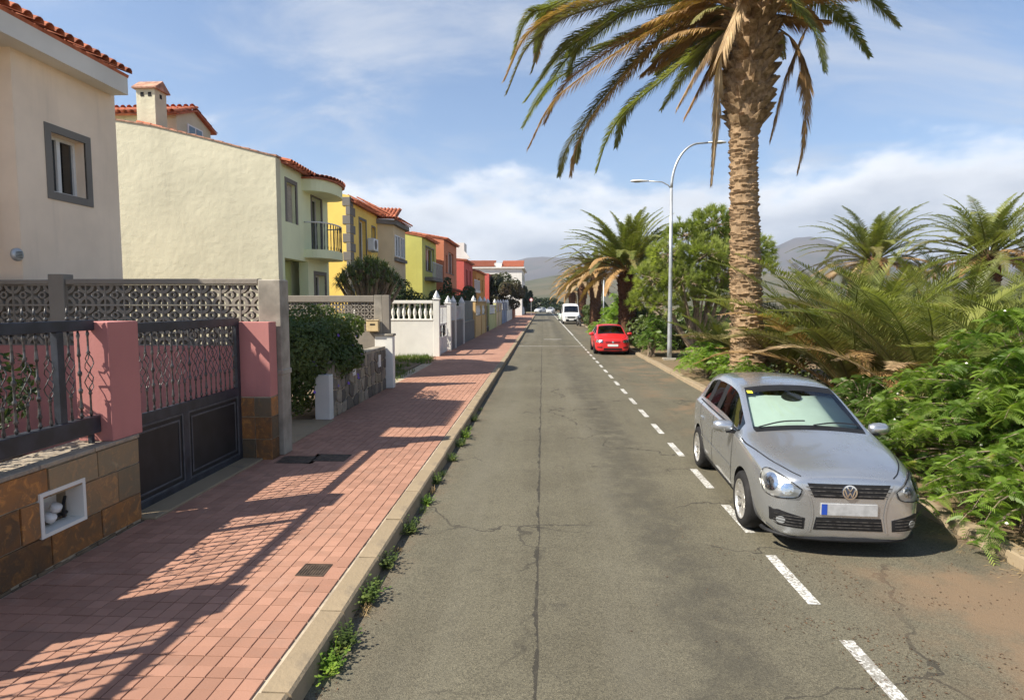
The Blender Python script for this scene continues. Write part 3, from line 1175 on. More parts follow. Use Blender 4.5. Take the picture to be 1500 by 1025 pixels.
# house beside the pink plot, street wall in shade
M['greige'] = plaster('greige_render', (.90, .74, .57), .25, .12)
hA = thing('house', 'grey beige rendered house with white eaves board and one grey framed window', 'house', (0, 0, 0))
XA = -8.27
facade('wall', M['greige'], hA, XA, 9.47, 11.79, .1, 6.62, [(10.16, 10.94, 4.38, 5.37)], .22)
MB().box(-18, XA - .3, 9.47, 11.79, .1, 6.62).build('rear_wall', M['greige'], hA)
MB().box(-18, -8.87, 5.3, 9.2, .1, 6.95).build('unseen_shade_block', M['greige'], hA)  # unseen block standing in for the pink house, sized to shade the screen wall
MB().box(XA - .3, XA - .001, 9.45, 9.47, .1, 6.62).build('end_wall', M['greige'], hA)
window(hA, XA, 10.16, 10.94, 4.38, 5.37, surround='greytrim', depth=.22, sw=.13)
MB().box(XA - .5, -7.93, 8.6, 11.70, 6.46, 6.79).build('eaves_board', M['white'], hA)
tiled_slope(hA, (-7.90, 8.6, 6.86), (-7.90, 11.72, 6.86), (-1, 0, .36), 3.0, rows=8)
vo = MB().lathe([(.10, 0), (.105, .02), (.10, .05), (.07, .06), (.001, .06)], 16, axis='x').build('vent', M['galv'], hA, loc=(XA, 9.33, 3.26), smooth=True)
gr = MB()
for k in range(5):
    gr.box(.06, .066, -.06, .06, -.05 + k * .022, -.042 + k * .022)
gr.build('vent_grille', M['black'], vo)

# cream house with rough render and a rounded balcony
M['cream'] = plaster('rough_cream_render', (.60, .565, .415), .32, 1.0)
M['palegreen'] = plaster('pale_green_render', (.76, .79, .52), .15, .2)
M['shutter'] = plain('beige_shutter', (.42, .38, .32), .6, .1)
hB = thing('house', 'pale cream house with rough gable, chimney and round railed balcony', 'house')
XB = -7.62
gab = [(XB, .1), (XB, 6.66), (-8.4, 6.86), (-9.86, 7.24), (-11.2, 7.56), (-12.3, 7.74), (-12.8, 7.72), (-17, 6.7), (-17, .1)]
MB().prism([(x, z) for x, z in gab], 17.5, 17.8, 'y').build('gable_wall', M['cream'], hB)
holesB = [(18.2, 18.88, 4.92, 6.1), (20.2, 21.05, 4.22, 6.0), (17.95, 19.75, .1, 3.84), (20.35, 21.3, .3, 3.45)]
facade('wall', M['palegreen'], hB, XB, 17.8, 21.7, .1, 6.62, holesB, .3)
MB().box(-17, XB - .62, 17.8, 21.7, .1, 6.6).build('rear_wall', M['palegreen'], hB)
shutter_door(hB, XB, 18.2, 18.88, 4.92, 6.1, 'shutter', .12)
window(hB, XB, 20.2, 21.05, 4.22, 6.0, frame='door', surround='greytrim', depth=.2, sw=.1, kind='balcony_door')
pw = MB()
pw.box(XB - .62, XB - .57, 17.95, 19.75, .1, 3.84)
pw.build('porch_wall', plaster('lime_render', (.52, .58, .25), .1, .2), hB)
window(hB, XB - .2, 18.0, 18.75, 1.0, 3.3, frame='greytrim', depth=.3, sill=False)
MB().box(XB - .5, XB - .44, 18.22, 18.5, 1.05, 3.2).build('blind', plain('yellow_blind', (.55, .45, .06), .7), hB)
window(hB, XB, 20.35, 21.3, .3, 3.45, frame='door', surround='greytrim', depth=.25, kind='front_door')
bal = []


def ell(cy, ly, lx, n=18):
    return [(lx * math.sin(math.pi * i / n) ** .6, cy - ly * math.cos(math.pi * i / n)) for i in range(n + 1)]


e1 = ell(20.55, 1.1, .78)
MB().prism([(XB + x, y) for x, y in e1], 3.95, 4.22, 'z').build('balcony', M['palegreen'], hB)
br_ = MB().tube([(XB + x * .95, 20.55 + (y - 20.55) * .96, 5.08) for x, y in e1], .025, 6).build('balcony_rail', M['whitemetal'], hB, smooth=True)
bbar = MB().lathe([(.012, 0), (.022, .08), (.012, .16), (.016, .42), (.012, .68), (.022, .78), (.012, .86)], 6).mesh('baluster', M['darkmetal'], smooth=True)
for i in range(1, 18):
    x, y = e1[i]
    put('baluster', bbar, br_, (XB + x * .95, 20.55 + (y - 20.55) * .96, 4.215))
MB().prism([(XB + x * 1.02, y) for x, y in ell(20.55, 1.15, .78)], 6.05, 6.42, 'z').build('canopy', M['palegreen'], hB)
can = MB().prism([(XB + x * 1.08, y) for x, y in ell(20.55, 1.2, .82)], 6.42, 6.47, 'z').build('canopy_roof', M['tile_roof'], hB)
for i, (x, y) in enumerate(ell(20.55, 1.18, .80, 17)):
    ang = math.atan2(y - 20.55, max(x, .05) * 1.7)
    put('roof_tile', tile_roof_me, can, (XB + x * 1.12, y, 6.49), (0, R(-8), ang + math.pi))
tiled_slope(hB, (XB + .22, 17.85, 6.60), (XB + .22, 21.8, 6.60), (-1, 0, .26), 4.9, rows=13)
M['oldtile'] = plain('weathered_tile_edge', (.40, .22, .15), .85, .4, 6, .4, 50)
vt = MB()
for k in range(19):
    x = XB + .04 - k * .26
    z0_, z1_ = [interp([(-q, w) for q, w in gab[1:6]], -xx)[0] for xx in (x, x - .25)]
    d_ = .012 * (k % 3 == 0)
    vt.add([(x, 17.47, z0_ + .002), (x - .25, 17.47, z1_ + .002), (x - .25, 17.83, z1_ + .002), (x, 17.83, z0_ + .002), (x, 17.47, z0_ + .04 + d_), (x - .25, 17.47, z1_ + .03), (x - .25, 17.83, z1_ + .03), (x, 17.83, z0_ + .04 + d_)],
           [(0, 1, 2, 3), (4, 7, 6, 5), (0, 4, 5, 1), (1, 5, 6, 2), (2, 6, 7, 3), (3, 7, 4, 0)])
vt.build('verge_tiles', M['oldtile'], hB)
ch = MB().box(-12.02, -11.44, 18.08, 18.64, 7.3, 8.82, .01).build('chimney', M['cream'], hB)
hol = MB()
for x in (-11.83, -11.6):
    hol.box(x - .05, x + .05, 18.07, 18.09, 8.58, 8.7)
hol.box(-11.45, -11.43, 18.3, 18.4, 8.58, 8.7)
hol.build('smoke_hole', M['dark'], ch)
cp = MB()
cp.prism([(18.00, 8.84), (18.00, 8.80), (18.72, 8.80), (18.72, 8.84), (18.36, 9.10)], -12.1, -11.36, 'x')
cp.build('chimney_cap', M['oldtile'], ch)
tu = MB().prism([(19.3, 6.8), (19.3, 8.42), (20.3, 8.82), (21.3, 8.42), (21.3, 6.8)], -13.95, -11.55, 'x').build('roof_room', M['cream'], hB)
rwf = MB().box(-11.56, -11.51, 19.85, 20.75, 7.65, 8.3).build('roof_room_window', M['whitepaint'], tu)
MB().box(-11.515, -11.50, 19.93, 20.26, 7.7, 8.25).build('pane', M['winglass'], rwf)
MB().box(-11.515, -11.50, 20.34, 20.67, 7.7, 8.25).build('pane', M['winglass'], rwf)
tiled_slope(hB, (-14.2, 19.1, 8.44), (-11.42, 19.1, 8.44), (0, 1, .38), 1.25, rows=4)
tiled_slope(hB, (-11.42, 21.5, 8.44), (-14.2, 21.5, 8.44), (0, -1, .38), 1.25, rows=4, eave_parts=False)

# yellow house with quoins and a beige bay
M['yellow'] = plaster('yellow_render', (.88, .62, .16), .15, .25)
M['beige'] = plaster('beige_render', (.66, .52, .32), .15, .25)
hC = thing('house', 'yellow house with grey quoins, tiled roof and beige bay window tower', 'house')
XC = -9.0
MB().prism([(XC, .1), (XC, 7.5), (-10.6, 7.8), (-14.7, 8.6), (-20, 7.7), (-20, .1)], 28.6, 28.9, 'y').build('gable_wall', M['yellow'], hC)
facade('wall', M['yellow'], hC, XC, 28.9, 33.4, .1, 7.2, [(30.1, 31.2, 4.3, 6.6), (32.3, 32.9, 5.6, 6.5), (29.8, 31.1, .3, 3.3)], .22)
MB().box(-20, XC - .3, 28.9, 40.1, .1, 7.2).build('rear_wall', M['yellow'], hC)
window(hC, XC, 30.1, 31.2, 4.3, 6.6, surround='greytrim', depth=.22)
window(hC, XC, 32.3, 32.9, 5.6, 6.5, sashes=1, surround='greytrim', depth=.22, sw=.08)
window(hC, XC, 29.8, 31.1, .3, 3.3, surround='greytrim', depth=.22)
for k in range(17):
    z = .3 + k * .42
    if k % 2 == 0:
        MB().box(XC - .34, XC + .03, 28.57, 29.10, z, z + .40, .01).build('quoin', M['greytrim'], hC)
    else:
        MB().box(XC - .18, XC + .028, 28.575, 29.38, z, z + .40, .01).build('quoin', M['greytrim'], hC)
tiled_slope(hC, (XC + .28, 28.7, 7.26), (XC + .28, 33.5, 7.26), (-1, 0, .3), 5.0, eave_parts=True, rows=13)
bx = MB().prism([(XC, 33.4), (-8.26, 33.95), (-8.26, 36.9), (XC, 37.6)], .1, 6.8, 'z').build('bay', M['beige'], hC)
for a, b in ((34.2, 35.3), (35.5, 36.6)):
    window(bx, -8.04, a, b, 5.1, 6.3, depth=.2, sill=False)
MB().box(-8.36, -8.12, 34.1, 36.8, 4.85, 5.03).build('bay_sill', M['greytrim'], bx)
MB().prism([(XC, 33.2), (-8.05, 33.75), (-8.05, 37.1), (XC, 37.8)], 6.8, 7.05, 'z').build('bay_cornice', M['greytrim'], bx)
tiled_slope(hC, (-7.95, 33.6, 7.12), (-7.95, 37.3, 7.12), (-1, 0, .5), 3.0, rows=7)
tiled_slope(hC, (-10.2, 33.3, 7.2), (-7.98, 33.45, 7.12), (0, 1, .5), 1.6, rows=4)
ac = thing('air_conditioner', 'white air conditioning unit bracketed to the yellow house wall', 'air conditioner', (XC + .02, 31.8, 5.2))
MB().box(0, .34, -.42, .42, 0, .62, .02).build('case', M['whitepaint'], ac)
MB().lathe([(.24, 0), (.24, .01), (.03, .014)], 18, axis='x').build('fan_grille', M['greytrim'], ac, loc=(.34, -.08, .31))
MB().box(0, .36, -.3, -.26, -.06, 0).box(0, .36, .26, .3, -.06, 0).build('bracket', M['galv'], ac)
SK = 1.18


def ks(z):
    return z if z < 1 else 2.5 + (z - 2.5) * SK


def row_house(label, mat, X, y0, y1, ze, wins=(), doors=(), rise=1.0, depth=9, tiles=True, trim=None):
    X, y0, y1, ze = X * SK, y0 * SK, y1 * SK, ks(ze)
    wins = [(a * SK, b * SK, ks(c), ks(d)) for a, b, c, d in wins]
    doors = [(a * SK, b * SK, c, d) for a, b, c, d in doors]
    t = thing('house', label, 'house')
    xr = X - depth / 2
    MB().prism([(X, .1), (X, ze), (xr, ze + rise), (X - depth, ze), (X - depth, .1)], y0, y0 + .28, 'y').build('gable_wall', mat, t)
    facade('wall', mat, t, X, y0 + .28, y1, .1, ze, [tuple(w) for w in list(wins) + list(doors)], .2)
    MB().box(X - depth, X - .3, y0 + .28, y1, .1, ze).build('rear_wall', mat, t)
    for w in wins:
        window(t, X, *w, surround=trim, depth=.2, sw=.09)
    for w in doors:
        shutter_door(t, X, *w, 'door', .2, trim)
    if tiles:
        tiled_slope(t, (X + .25, y0 - .05, ze + .06), (X + .25, y1 + .05, ze + .06), (-1, 0, rise / (depth / 2)), depth / 2 - .1, eave_parts=y0 < 52, rows=8, pitch=.22)
    return t


M['limegreen'] = plaster('olive_green_render', (.54, .52, .15), .2, .3)
M['orange'] = plaster('burnt_orange_render', (.58, .22, .12), .15, .25)
M['red'] = plaster('red_render', (.55, .12, .095), .15, .2)
M['ochre'] = plaster('ochre_render', (.58, .28, .08), .15, .2)
hD = row_house('olive green house with a plain gable and a grey enclosed balcony', M['limegreen'], -7.05, 35.9, 40.6, 6.35, [(37.0, 39.8, 4.5, 5.9)], [(37.6, 38.6, .3, 2.5)], .9, trim='greytrim')
MB().box(-8.32, -7.7, 43.2, 47.4, 4.1, 4.35).build('balcony', M['greytrim'], hD)
p = MB()
for k in range(17):
    p.box(-7.76, -7.73, 43.25 + k * .255, 43.28 + k * .255, 4.35, 5.35)
p.box(-7.77, -7.72, 43.2, 47.4, 5.35, 5.4)
p.build('balcony_rail', M['galv'], hD)
hE = row_house('burnt orange house with white framed windows and a tiled porch hood', M['orange'], -6.62, 41.2, 47.2, 6.75, [(43.2, 45.6, 4.6, 6.1), (42.0, 42.6, 4.6, 5.8)], [(43.5, 44.6, .3, 2.5)], .8)
tiled_slope(hE, (-6.95, 50.2, 3.45), (-6.95, 54.8, 3.45), (-1, 0, .35), .9, rows=2, eave_parts=False)
hF = row_house('bright red house with a white railed balcony', M['red'], -6.62, 51.7, 58.0, 6.05, [(53.0, 54.2, 3.9, 5.4), (55.6, 56.8, 3.9, 5.4)], [(53.6, 54.6, .3, 2.5)], .5)
MB().box(-7.81, -6.85, 62.1, 67.7, 3.6, 3.85).build('balcony', M['white'], hF)
p = MB()
for k in range(17):
    p.box(-6.92, -6.89, 62.2 + k * .34, 62.23 + k * .34, 3.85, 4.85)
p.box(-6.93, -6.88, 62.1, 67.7, 4.85, 4.92)
p.build('balcony_rail', M['whitemetal'], hF)
hW = thing('house', 'white flat roofed block rising behind the bright red house', 'house')
MB().box(-15.3, -8.9, 70.0, 72.0, 7.0, 9.3).build('wall', M['white'], hW)
MB().box(-15.1, -9.2, 70.1, 71.5, .1, 7.0).build('rear_wall', M['white'], hW)
MB().prism([(-12.4, 9.3), (-8.9, 9.3), (-8.9, 8.4), (-8.3, 7.7), (-8.2, 7.5), (-12.4, 7.5)], 69.8, 69.99, 'y').build('parapet', M['white'], hW)
hG = row_house('ochre orange house with a tiled roof beyond the bright red house', M['ochre'], -6.5, 60.3, 69.0, 5.6, [(62, 63.2, 3.8, 5.0), (65.5, 66.7, 3.8, 5.0)], [(63.6, 64.6, .3, 2.4)], .9)
hH = row_house('dull red flat fronted house next to the ochre house', M['red'], -6.2, 71.0, 84.0, 5.9, [(73, 74.4, 3.6, 4.9), (78, 79.4, 3.6, 4.9)], [], .4, tiles=False)
hI = thing('apartment_building', 'tall white building with red tiled roof at the end of the street', 'building')
MB().box(-16, -4.1, 121, 140, .1, 9.3).build('wall', M['white'], hI)
MB().box(-16.5, -3.6, 120.6, 140.4, 9.3, 9.55).build('cornice', M['white'], hI)
tiled_slope(hI, (-16.3, 120.7, 9.6), (-9.5, 120.7, 9.6), (0, 1, .28), 6, eave_parts=False, rows=16)
tiled_slope(hI, (-8.2, 121.5, 9.6), (-3.8, 121.5, 9.6), (0, 1, .28), 6, eave_parts=False, rows=16)
for zz in (4.2, 7.0):
    for k in range(5):
        a = 122.5 + k * 3.4
        MB().box(-4.12, -4.08, a, a + 1.4, zz, zz + 1.3).build('window', M['winglass'], hI)
MB().box(-9.6, -8.1, 122, 124, 9.5, 10.4).build('roof_hut', M['white'], hI)

# ------------------------------------------------------------------ front boundary walls farther along
def finial_post(par, x, y, w, z, mat, name='post', fin=True):
    MB().box(x - w / 2, x + w / 2, y - w / 2, y + w / 2, .1, z, .01).build(name, mat, par)
    if fin:
        c = MB()
        c.box(x - w / 2 - .03, x + w / 2 + .03, y - w / 2 - .03, y + w / 2 + .03, z, z + .06, .008)
        c.lathe([(.06, z + .06), (w * .55, z + .10), (w * .55, z + .13), (.001, z + .42)], 4, (x, y, 0))
        c.build('finial', M['whitepaint'], par)


bal_me = MB().lathe([(.05, 0), (.05, .05), (.035, .07), (.075, .22), (.08, .30), (.045, .48), (.035, .56), (.05, .62), (.05, .68)], 10).mesh('baluster', M['white'], smooth=True, fix=True)
ww = thing('balustrade_wall', 'white rendered wall topped by white balusters facing the empty grass strip', 'wall')
MB().box(-8.6, -4.86, 27.1, 27.35, .05, 1.72).build('wall', M['white'], ww)
MB().box(-8.6, -4.86, 27.08, 27.37, 1.72, 1.80, .01).build('lower_rail', M['white'], ww)
MB().box(-8.6, -4.86, 27.08, 27.37, 2.48, 2.62, .015).build('top_rail', M['white'], ww)
for k in range(15):
    put('baluster', bal_me, ww, (-8.4 + k * .245, 27.22, 1.80))
finial_post(ww, -4.72, 27.22, .27, 2.66, M['white'])
MB().box(-6.9, -4.75, 17.0, 27.0, .0, .155).build('grass_soil', M['soil'], ww)

wg = thing('white_gate', 'white metal pedestrian gate between finial topped posts', 'gate', (-4.75, 27.6, .12))
m = MB()
m.box(-.02, .02, 0, 2.6, 2.2, 2.28).box(-.02, .02, 0, 2.6, 0, .1).box(-.02, .02, 0, .08, .1, 2.2).box(-.02, .02, 2.52, 2.6, .1, 2.2).box(-.019, .019, .08, 2.52, 1.35, 1.43).box(-.02, .02, 1.26, 1.34, .1, 2.2)
m.build('frame', M['whitemetal'], wg)
for k in range(16):
    MB().box(-.01, .01, .14 + k * .155, .165 + k * .155, 1.43, 2.2).build('bar', M['whitemetal'], wg)
MB().box(-.008, .008, .08, 2.52, .1, .8).build('kick_plate', M['whitemetal'], wg)
MB().box(-.05, .05, 1.2, 1.25, 1.05, 1.2).build('lock', M['galv'], wg)

M['greystone'] = plaster('grey_stone_wall', (.20, .19, .18), .5, .6)
M['bluegrey'] = plain('blue_grey_metal', (.075, .10, .115), .5, .15, 3, .1)
M['creamwall'] = plaster('cream_orange_render', (.62, .42, .19), .25, .3)
M['paleyellow'] = plaster('pale_yellow_render', (.56, .54, .25), .25, .3)
M['brown'] = plain('dark_brown_metal', (.045, .028, .022), .6, .2)
M['bluewall'] = plaster('dusty_blue_render', (.26, .30, .38), .2, .25)
M['terra'] = plaster('terracotta_render', (.45, .20, .12), .2, .25)


def front_wall(label, mat, y0, y1, zl, zt=None, posts=(), pmat=None, fill='rail', fmat=None, x=-4.75):
    t = thing('front_wall', label, 'wall')
    MB().box(x - .12, x + .12, y0, y1, .1, zl).build('wall', mat, t)
    MB().box(x - .14, x + .14, y0, y1, zl, zl + .06, .008).build('coping', M['concrete'], t)
    if zt:
        fm_ = fmat or M['whitemetal']
        if fill == 'rail':
            MB().box(x - .03, x + .03, y0, y1, zt - .06, zt).build('top_rail', fm_, t)
            n = max(3, int((y1 - y0) / .2))
            for k in range(n):
                yy = y0 + (k + .5) * (y1 - y0) / n
                MB().box(x - .012, x + .012, yy - .012, yy + .012, zl + .06, zt - .06).build('bar', fm_, t)
        elif fill == 'panel':
            n = max(2, int((y1 - y0) / 1.2))
            for k in range(n):
                ya, yb = y0 + k * (y1 - y0) / n, y0 + (k + 1) * (y1 - y0) / n
                MB().box(x - .02, x + .02, ya + .01, yb - .01, zl + .06, zt + .12 * math.sin(math.pi * (k + .5) / n)).build('panel', fm_, t)
        elif fill == 'baluster':
            MB().box(x - .1, x + .1, y0, y1, zl + .74, zl + .84).build('top_rail', fm_, t)
            n = max(3, int((y1 - y0) / .28))
            for k in range(n):
                put('baluster', bal_me, t, (x, y0 + (k + .5) * (y1 - y0) / n, zl + .06))
    for p in posts:
        finial_post(t, x + .03, p, .3, (zt or zl) + .12, pmat or mat)
    return t


front_wall('grey stone front wall with white railing and white finial posts past the white gate', M['greystone'], 30.75, 35.5, 1.55, 2.35, (30.55, 32.3, 35.7), M['white'])
front_wall('blue grey sheet metal gate with arched top in grey stone wall', M['greystone'], 35.9, 41.6, 1.35, 2.55, (), None, 'panel', M['bluegrey'])
front_wall('cream orange front wall with finial posts and cream balusters', M['creamwall'], 42.2, 49.5, 1.6, 2.5, (41.9, 46.2, 49.7), M['creamwall'], 'baluster', M['creamwall'])
front_wall('dark brown metal panel gate after the cream orange wall', M['brown'], 49.95, 52.6, .5, 2.2, (), None, 'panel', M['brown'])
front_wall('pale yellow green front wall topped by white balusters', M['paleyellow'], 52.8, 60.5, 1.5, 2.4, (52.75, 60.6), M['paleyellow'], 'baluster', M['white'])
front_wall('plain beige front wall with white railing', M['beige'], 60.9, 68.5, 1.6, 2.4, (64.5, 68.7), M['beige'])
front_wall('dusty blue front wall with finial posts', M['bluewall'], 69.0, 78.0, 1.7, 2.45, (73.5, 78.2), M['bluewall'])
front_wall('white front wall with white railing before the terracotta pillar', M['white'], 78.5, 92.0, 1.6, 2.5, (82, 87, 92.2), M['white'])
tp = front_wall('terracotta front wall ending in a tall square pillar', M['terra'], 92.8, 104, 1.5, 2.2, (), None)
MB().box(-4.95, -4.35, 92.4, 92.79, .1, 2.9, .02).build('pillar', M['terra'], tp)

# ------------------------------------------------------------------ vegetation
M['frond'] = leafmat('palm_frond', (.115, .14, .03), (.225, .235, .065), .42, .38, 1.2, .25, (.26, .21, .085), 2.2)
M['frond_mid'] = leafmat('palm_frond_ageing', (.12, .12, .038), (.21, .18, .07), .5, .25, 1.5)
M['frond_dead'] = leafmat('palm_frond_dead', (.27, .175, .09), (.44, .32, .18), .8, .2, 2.5)
M['frond_brown'] = leafmat('palm_frond_brown', (.27, .155, .06), (.43, .27, .115), .7, .25, 2.5)
M['frond_yellow'] = leafmat('palm_frond_yellow', (.17, .19, .03), (.27, .26, .05), .45, .35, 2.0)
M['leuc'] = leafmat('feathery_leaf', (.085, .165, .022), (.27, .38, .06), .45, .5, 2.6, .25, (.36, .36, .08), 6.0)
M['leuc_dark'] = leafmat('feathery_leaf_dark', (.06, .12, .018), (.15, .23, .04), .45, .4, 1.4)
M['needle'] = leafmat('pine_needle', (.19, .24, .055), (.37, .41, .12), .5, .5, .7)
M['ivy'] = leafmat('hedge_leaf', (.045, .08, .018), (.125, .155, .04), .45, .3, 1.1)
M['hedge'] = leafmat('dark_hedge_leaf', (.02, .04, .012), (.05, .075, .02), .5, .25, .8)
M['redbush'] = leafmat('reddish_hedge_leaf', (.03, .045, .012), (.09, .05, .025), .5, .25, .25)
M['dragon'] = leafmat('dragon_tree_leaf', (.10, .14, .045), (.19, .23, .075), .45, .2, 1.5)
M['grass'] = leafmat('grass_blade', (.06, .11, .02), (.14, .17, .04), .6, .35, 2.0)
M['straw'] = leafmat('dry_straw', (.30, .20, .09), (.42, .30, .15), .85, .2, 4.0)
M['litter'] = plain('leaf_litter', (.10, .055, .03), .9, .6, 30, 0)
M['bark'] = plain('pale_bark', (.26, .20, .14), .9, .35, 4, .7, 25, bdist=.02)
M['bark_dark'] = plain('dark_bark', (.10, .07, .05), .9, .35, 4, .7, 25, bdist=.02)
M['petal'] = plain('purple_petal', (.22, .12, .50), .6, .1, 8, 0)
M['petalwhite'] = plain('white_petal', (.75, .72, .62), .6, .1, 8, 0)


def palmtrunkmat(name, c1, c2, c3):
    t = NT(name)
    n = t.noise(7, 6, .65)
    n2 = t.noise(2.0, 5, .6, t.mapping((1, 1, .35)))
    n3 = t.noise(40, 5, .7, t.mapping((1, 1, .25)))
    c = t.mix(t.ramp(n, .3, .7), c1, c2)
    c = t.mix(t.math('MULTIPLY', t.ramp(n2, .5, .75), .5), c, c3)
    c = t.mix(1.0, c, t.mix(n3, (.6, .6, .6), (1.35, 1.35, 1.35)), 'MULTIPLY')
    t.bump(t.math('ADD', n, n3), .8, .02)
    return t.done(c, .92, .15)


M['ptrunk'] = palmtrunkmat('palm_trunk', (.24, .16, .09), (.38, .265, .16), (.17, .12, .075))
M['pboot'] = palmtrunkmat('palm_leaf_base', (.14, .09, .045), (.40, .285, .17), (.07, .045, .025))
M['ptrunk2'] = palmtrunkmat('palm_trunk_dark', (.085, .045, .028), (.15, .08, .045), (.05, .03, .02))
UP = Vector((0, 0, 1))


def catmull(pts, n):
    P = [Vector(p) for p in pts]
    P = [P[0] * 2 - P[1]] + P + [P[-1] * 2 - P[-2]]
    out = []
    seg = len(P) - 3
    for k in range(n + 1):
        u = k / n * seg
        i = min(int(u), seg - 1)
        f = u - i
        a, b, c, d = P[i:i + 4]
        out.append(.5 * ((2 * b) + (c - a) * f + (2 * a - 5 * b + 4 * c - d) * f * f + (3 * b - a - 3 * c + d) * f ** 3))
    return out


def frond_mesh(pts, L=.5, n=60, start=.14, sag=.35, vee=.35, fwd=.55, w=.035, r0=.035, seed=0, fold=0.0, thin=0.0):
    """one pinnate palm leaf: rachis plus two ranks of leaflets"""
    rr = random.Random(seed)
    c = catmull(pts, n)
    m = MB()
    m.tube(c[::4] if (n % 4 == 0) else c, [r0 * (1 - .9 * i / (len(c[::4]) - 1)) for i in range(len(c[::4]))] if n % 4 == 0 else r0 * .5, 5, False)
    for i in range(int(start * n), n + 1):
        t = i / n
        p = c[i]
        T = (c[min(i + 1, n)] - c[max(i - 1, 0)]).normalized()
        S = T.cross(UP)
        if S.length < .25:
            S = S + Vector((.3, .2, 0))
        S.normalize()
        N = S.cross(T)
        if N.z < 0:
            N = -N
        env = .16 + .84 * math.sin(math.pi * min(1, max(0.0, (t - start) / (1 - start)) ** .8 * .80 + .18))
        for sd in (-1, 1):
            if thin and rr.random() < thin:
                continue
            ll = L * env * rr.uniform(.8, 1.12)
            fw = fwd + .4 * t + rr.uniform(-.12, .12)
            d = (S * sd * (1 - fold) + T * fw + N * (vee + rr.uniform(-.18, .18)) * (1 - fold) - UP * fold).normalized()
            wv = T.cross(d)
            wv = d.cross(wv).normalized() if wv.length > .1 else N
            mid = p + d * ll * .5 - UP * sag * ll * .12
            tip = p + d * ll * (1 - .1 * sag) - UP * sag * ll * .55
            b = p + d * .01
            ww = w * rr.uniform(.8, 1.2)
            o = len(m.v)
            m.v += [tuple(b - wv * ww * .35), tuple(b + wv * ww * .35), tuple(mid + wv * ww * .5), tuple(mid - wv * ww * .5), tuple(tip)]
            m.f += [(o, o + 1, o + 2, o + 3), (o + 3, o + 2, o + 4)]
    return m


def arc_pts(base, az, el, L, droop, k=6):
    """a leaf midrib leaving base at elevation el and bending down"""
    out = [Vector(base)]
    p = Vector(base)
    e = el
    for i in range(k):
        d = Vector((math.cos(az) * math.cos(e), math.sin(az) * math.cos(e), math.sin(e)))
        p = p + d * (L / k)
        out.append(p.copy())
        e -= droop / k * (0.5 + i / k)
        e = max(e, -1.45)
    return out


def trunk_rings(m, prof, cx, cy, n=28, noise_amp=.03, sd=0):
    o = len(m.v)
    for z, r, x in prof:
        for j in range(n):
            a = 2 * math.pi * j / n
            q = mnoise.noise(Vector((math.cos(a) * 2 + sd, math.sin(a) * 2, z * 1.7)))
            rr_ = r * (1 + q * noise_amp * 3)
            m.v.append((cx + x + rr_ * math.cos(a), cy + rr_ * math.sin(a), z))
    for i in range(len(prof) - 1):
        for j in range(n):
            m.f.append((o + i * n + j, o + i * n + (j + 1) % n, o + (i + 1) * n + (j + 1) % n, o + (i + 1) * n + j))


def scale_wedges(m, tab, z0, z1, dz, per, w, h, out, cx, cy, rr, lip=0.0, jit=.45):
    z = z0
    row = 0
    while z < z1:
        r, x = interp(tab, z)[:2]
        for k in range(per):
            a = 2 * math.pi * (k + (row % 2) * .5) / per + rr.uniform(-.12, .12)
            zz = z + rr.uniform(-jit, jit) * dz
            wa = w / r * rr.uniform(.7, 1.25) / 2
            hh = h * rr.uniform(.7, 1.3)
            oo = out * rr.uniform(.5, 1.4)

            def P(da, dzz, e):
                return (cx + x + (r + e) * math.cos(a + da), cy + (r + e) * math.sin(a + da), zz + dzz)
            o = len(m.v)
            m.v += [P(-wa, 0, -.02), P(-wa * .5, -hh * .45, -.01), P(wa * .5, -hh * .45, -.01), P(wa, 0, -.02), P(wa * .45, hh * .5, -.02), P(-wa * .45, hh * .5, -.02), P(-wa * .45, lip * hh, oo), P(wa * .45, lip * hh, oo)]
            m.f += [(o, o + 1, o + 6), (o + 1, o + 2, o + 7, o + 6), (o + 2, o + 3, o + 7), (o + 3, o + 4, o + 7), (o + 4, o + 5, o + 6, o + 7), (o + 5, o, o + 6)]
        z += dz
        row += 1


# --- the tall palm by the silver car
BP = thing('palm_tree', 'tall palm with thick scarred trunk and dead fronds hanging beside the silver car', 'palm', (5.4, 16.5, .05))
TAB = [(0.0, .58, .06), (.8, .45, .05), (1.5, .41, .0), (2.4, .385, -.05), (4.2, .345, -.14), (5.9, .315, -.22), (6.75, .34, -.24), (7.1, .39, -.2), (7.4, .48, -.17), (7.8, .54, -.16), (8.8, .60, -.15), (9.6, .57, -.12), (10.2, .55, -.1), (10.6, .3, -.1)]
prof = []
z = 0.0
while z < 10.6:
    r, x = interp(TAB, z)[:2]
    prof.append((z, r, x))
    z += .12
tm = MB()
trunk_rings(tm, prof, 0, 0, 30, .02)
tr = tm.build('trunk', M['ptrunk'], BP, smooth=True, fix=False)
wr = random.Random(31)
sm = MB()
scale_wedges(sm, TAB, .1, 7.1, .10, 12, .30, .12, .05, 0, 0, wr, .25, 1.0)
stuff(sm.build('leaf_scars', M['ptrunk'], tr, fix=False))
sm = MB()
scale_wedges(sm, TAB, 7.15, 10.1, .19, 13, .27, .26, .19, 0, 0, wr, .42, .8)
stuff(sm.build('leaf_bases', M['pboot'], tr, fix=False))
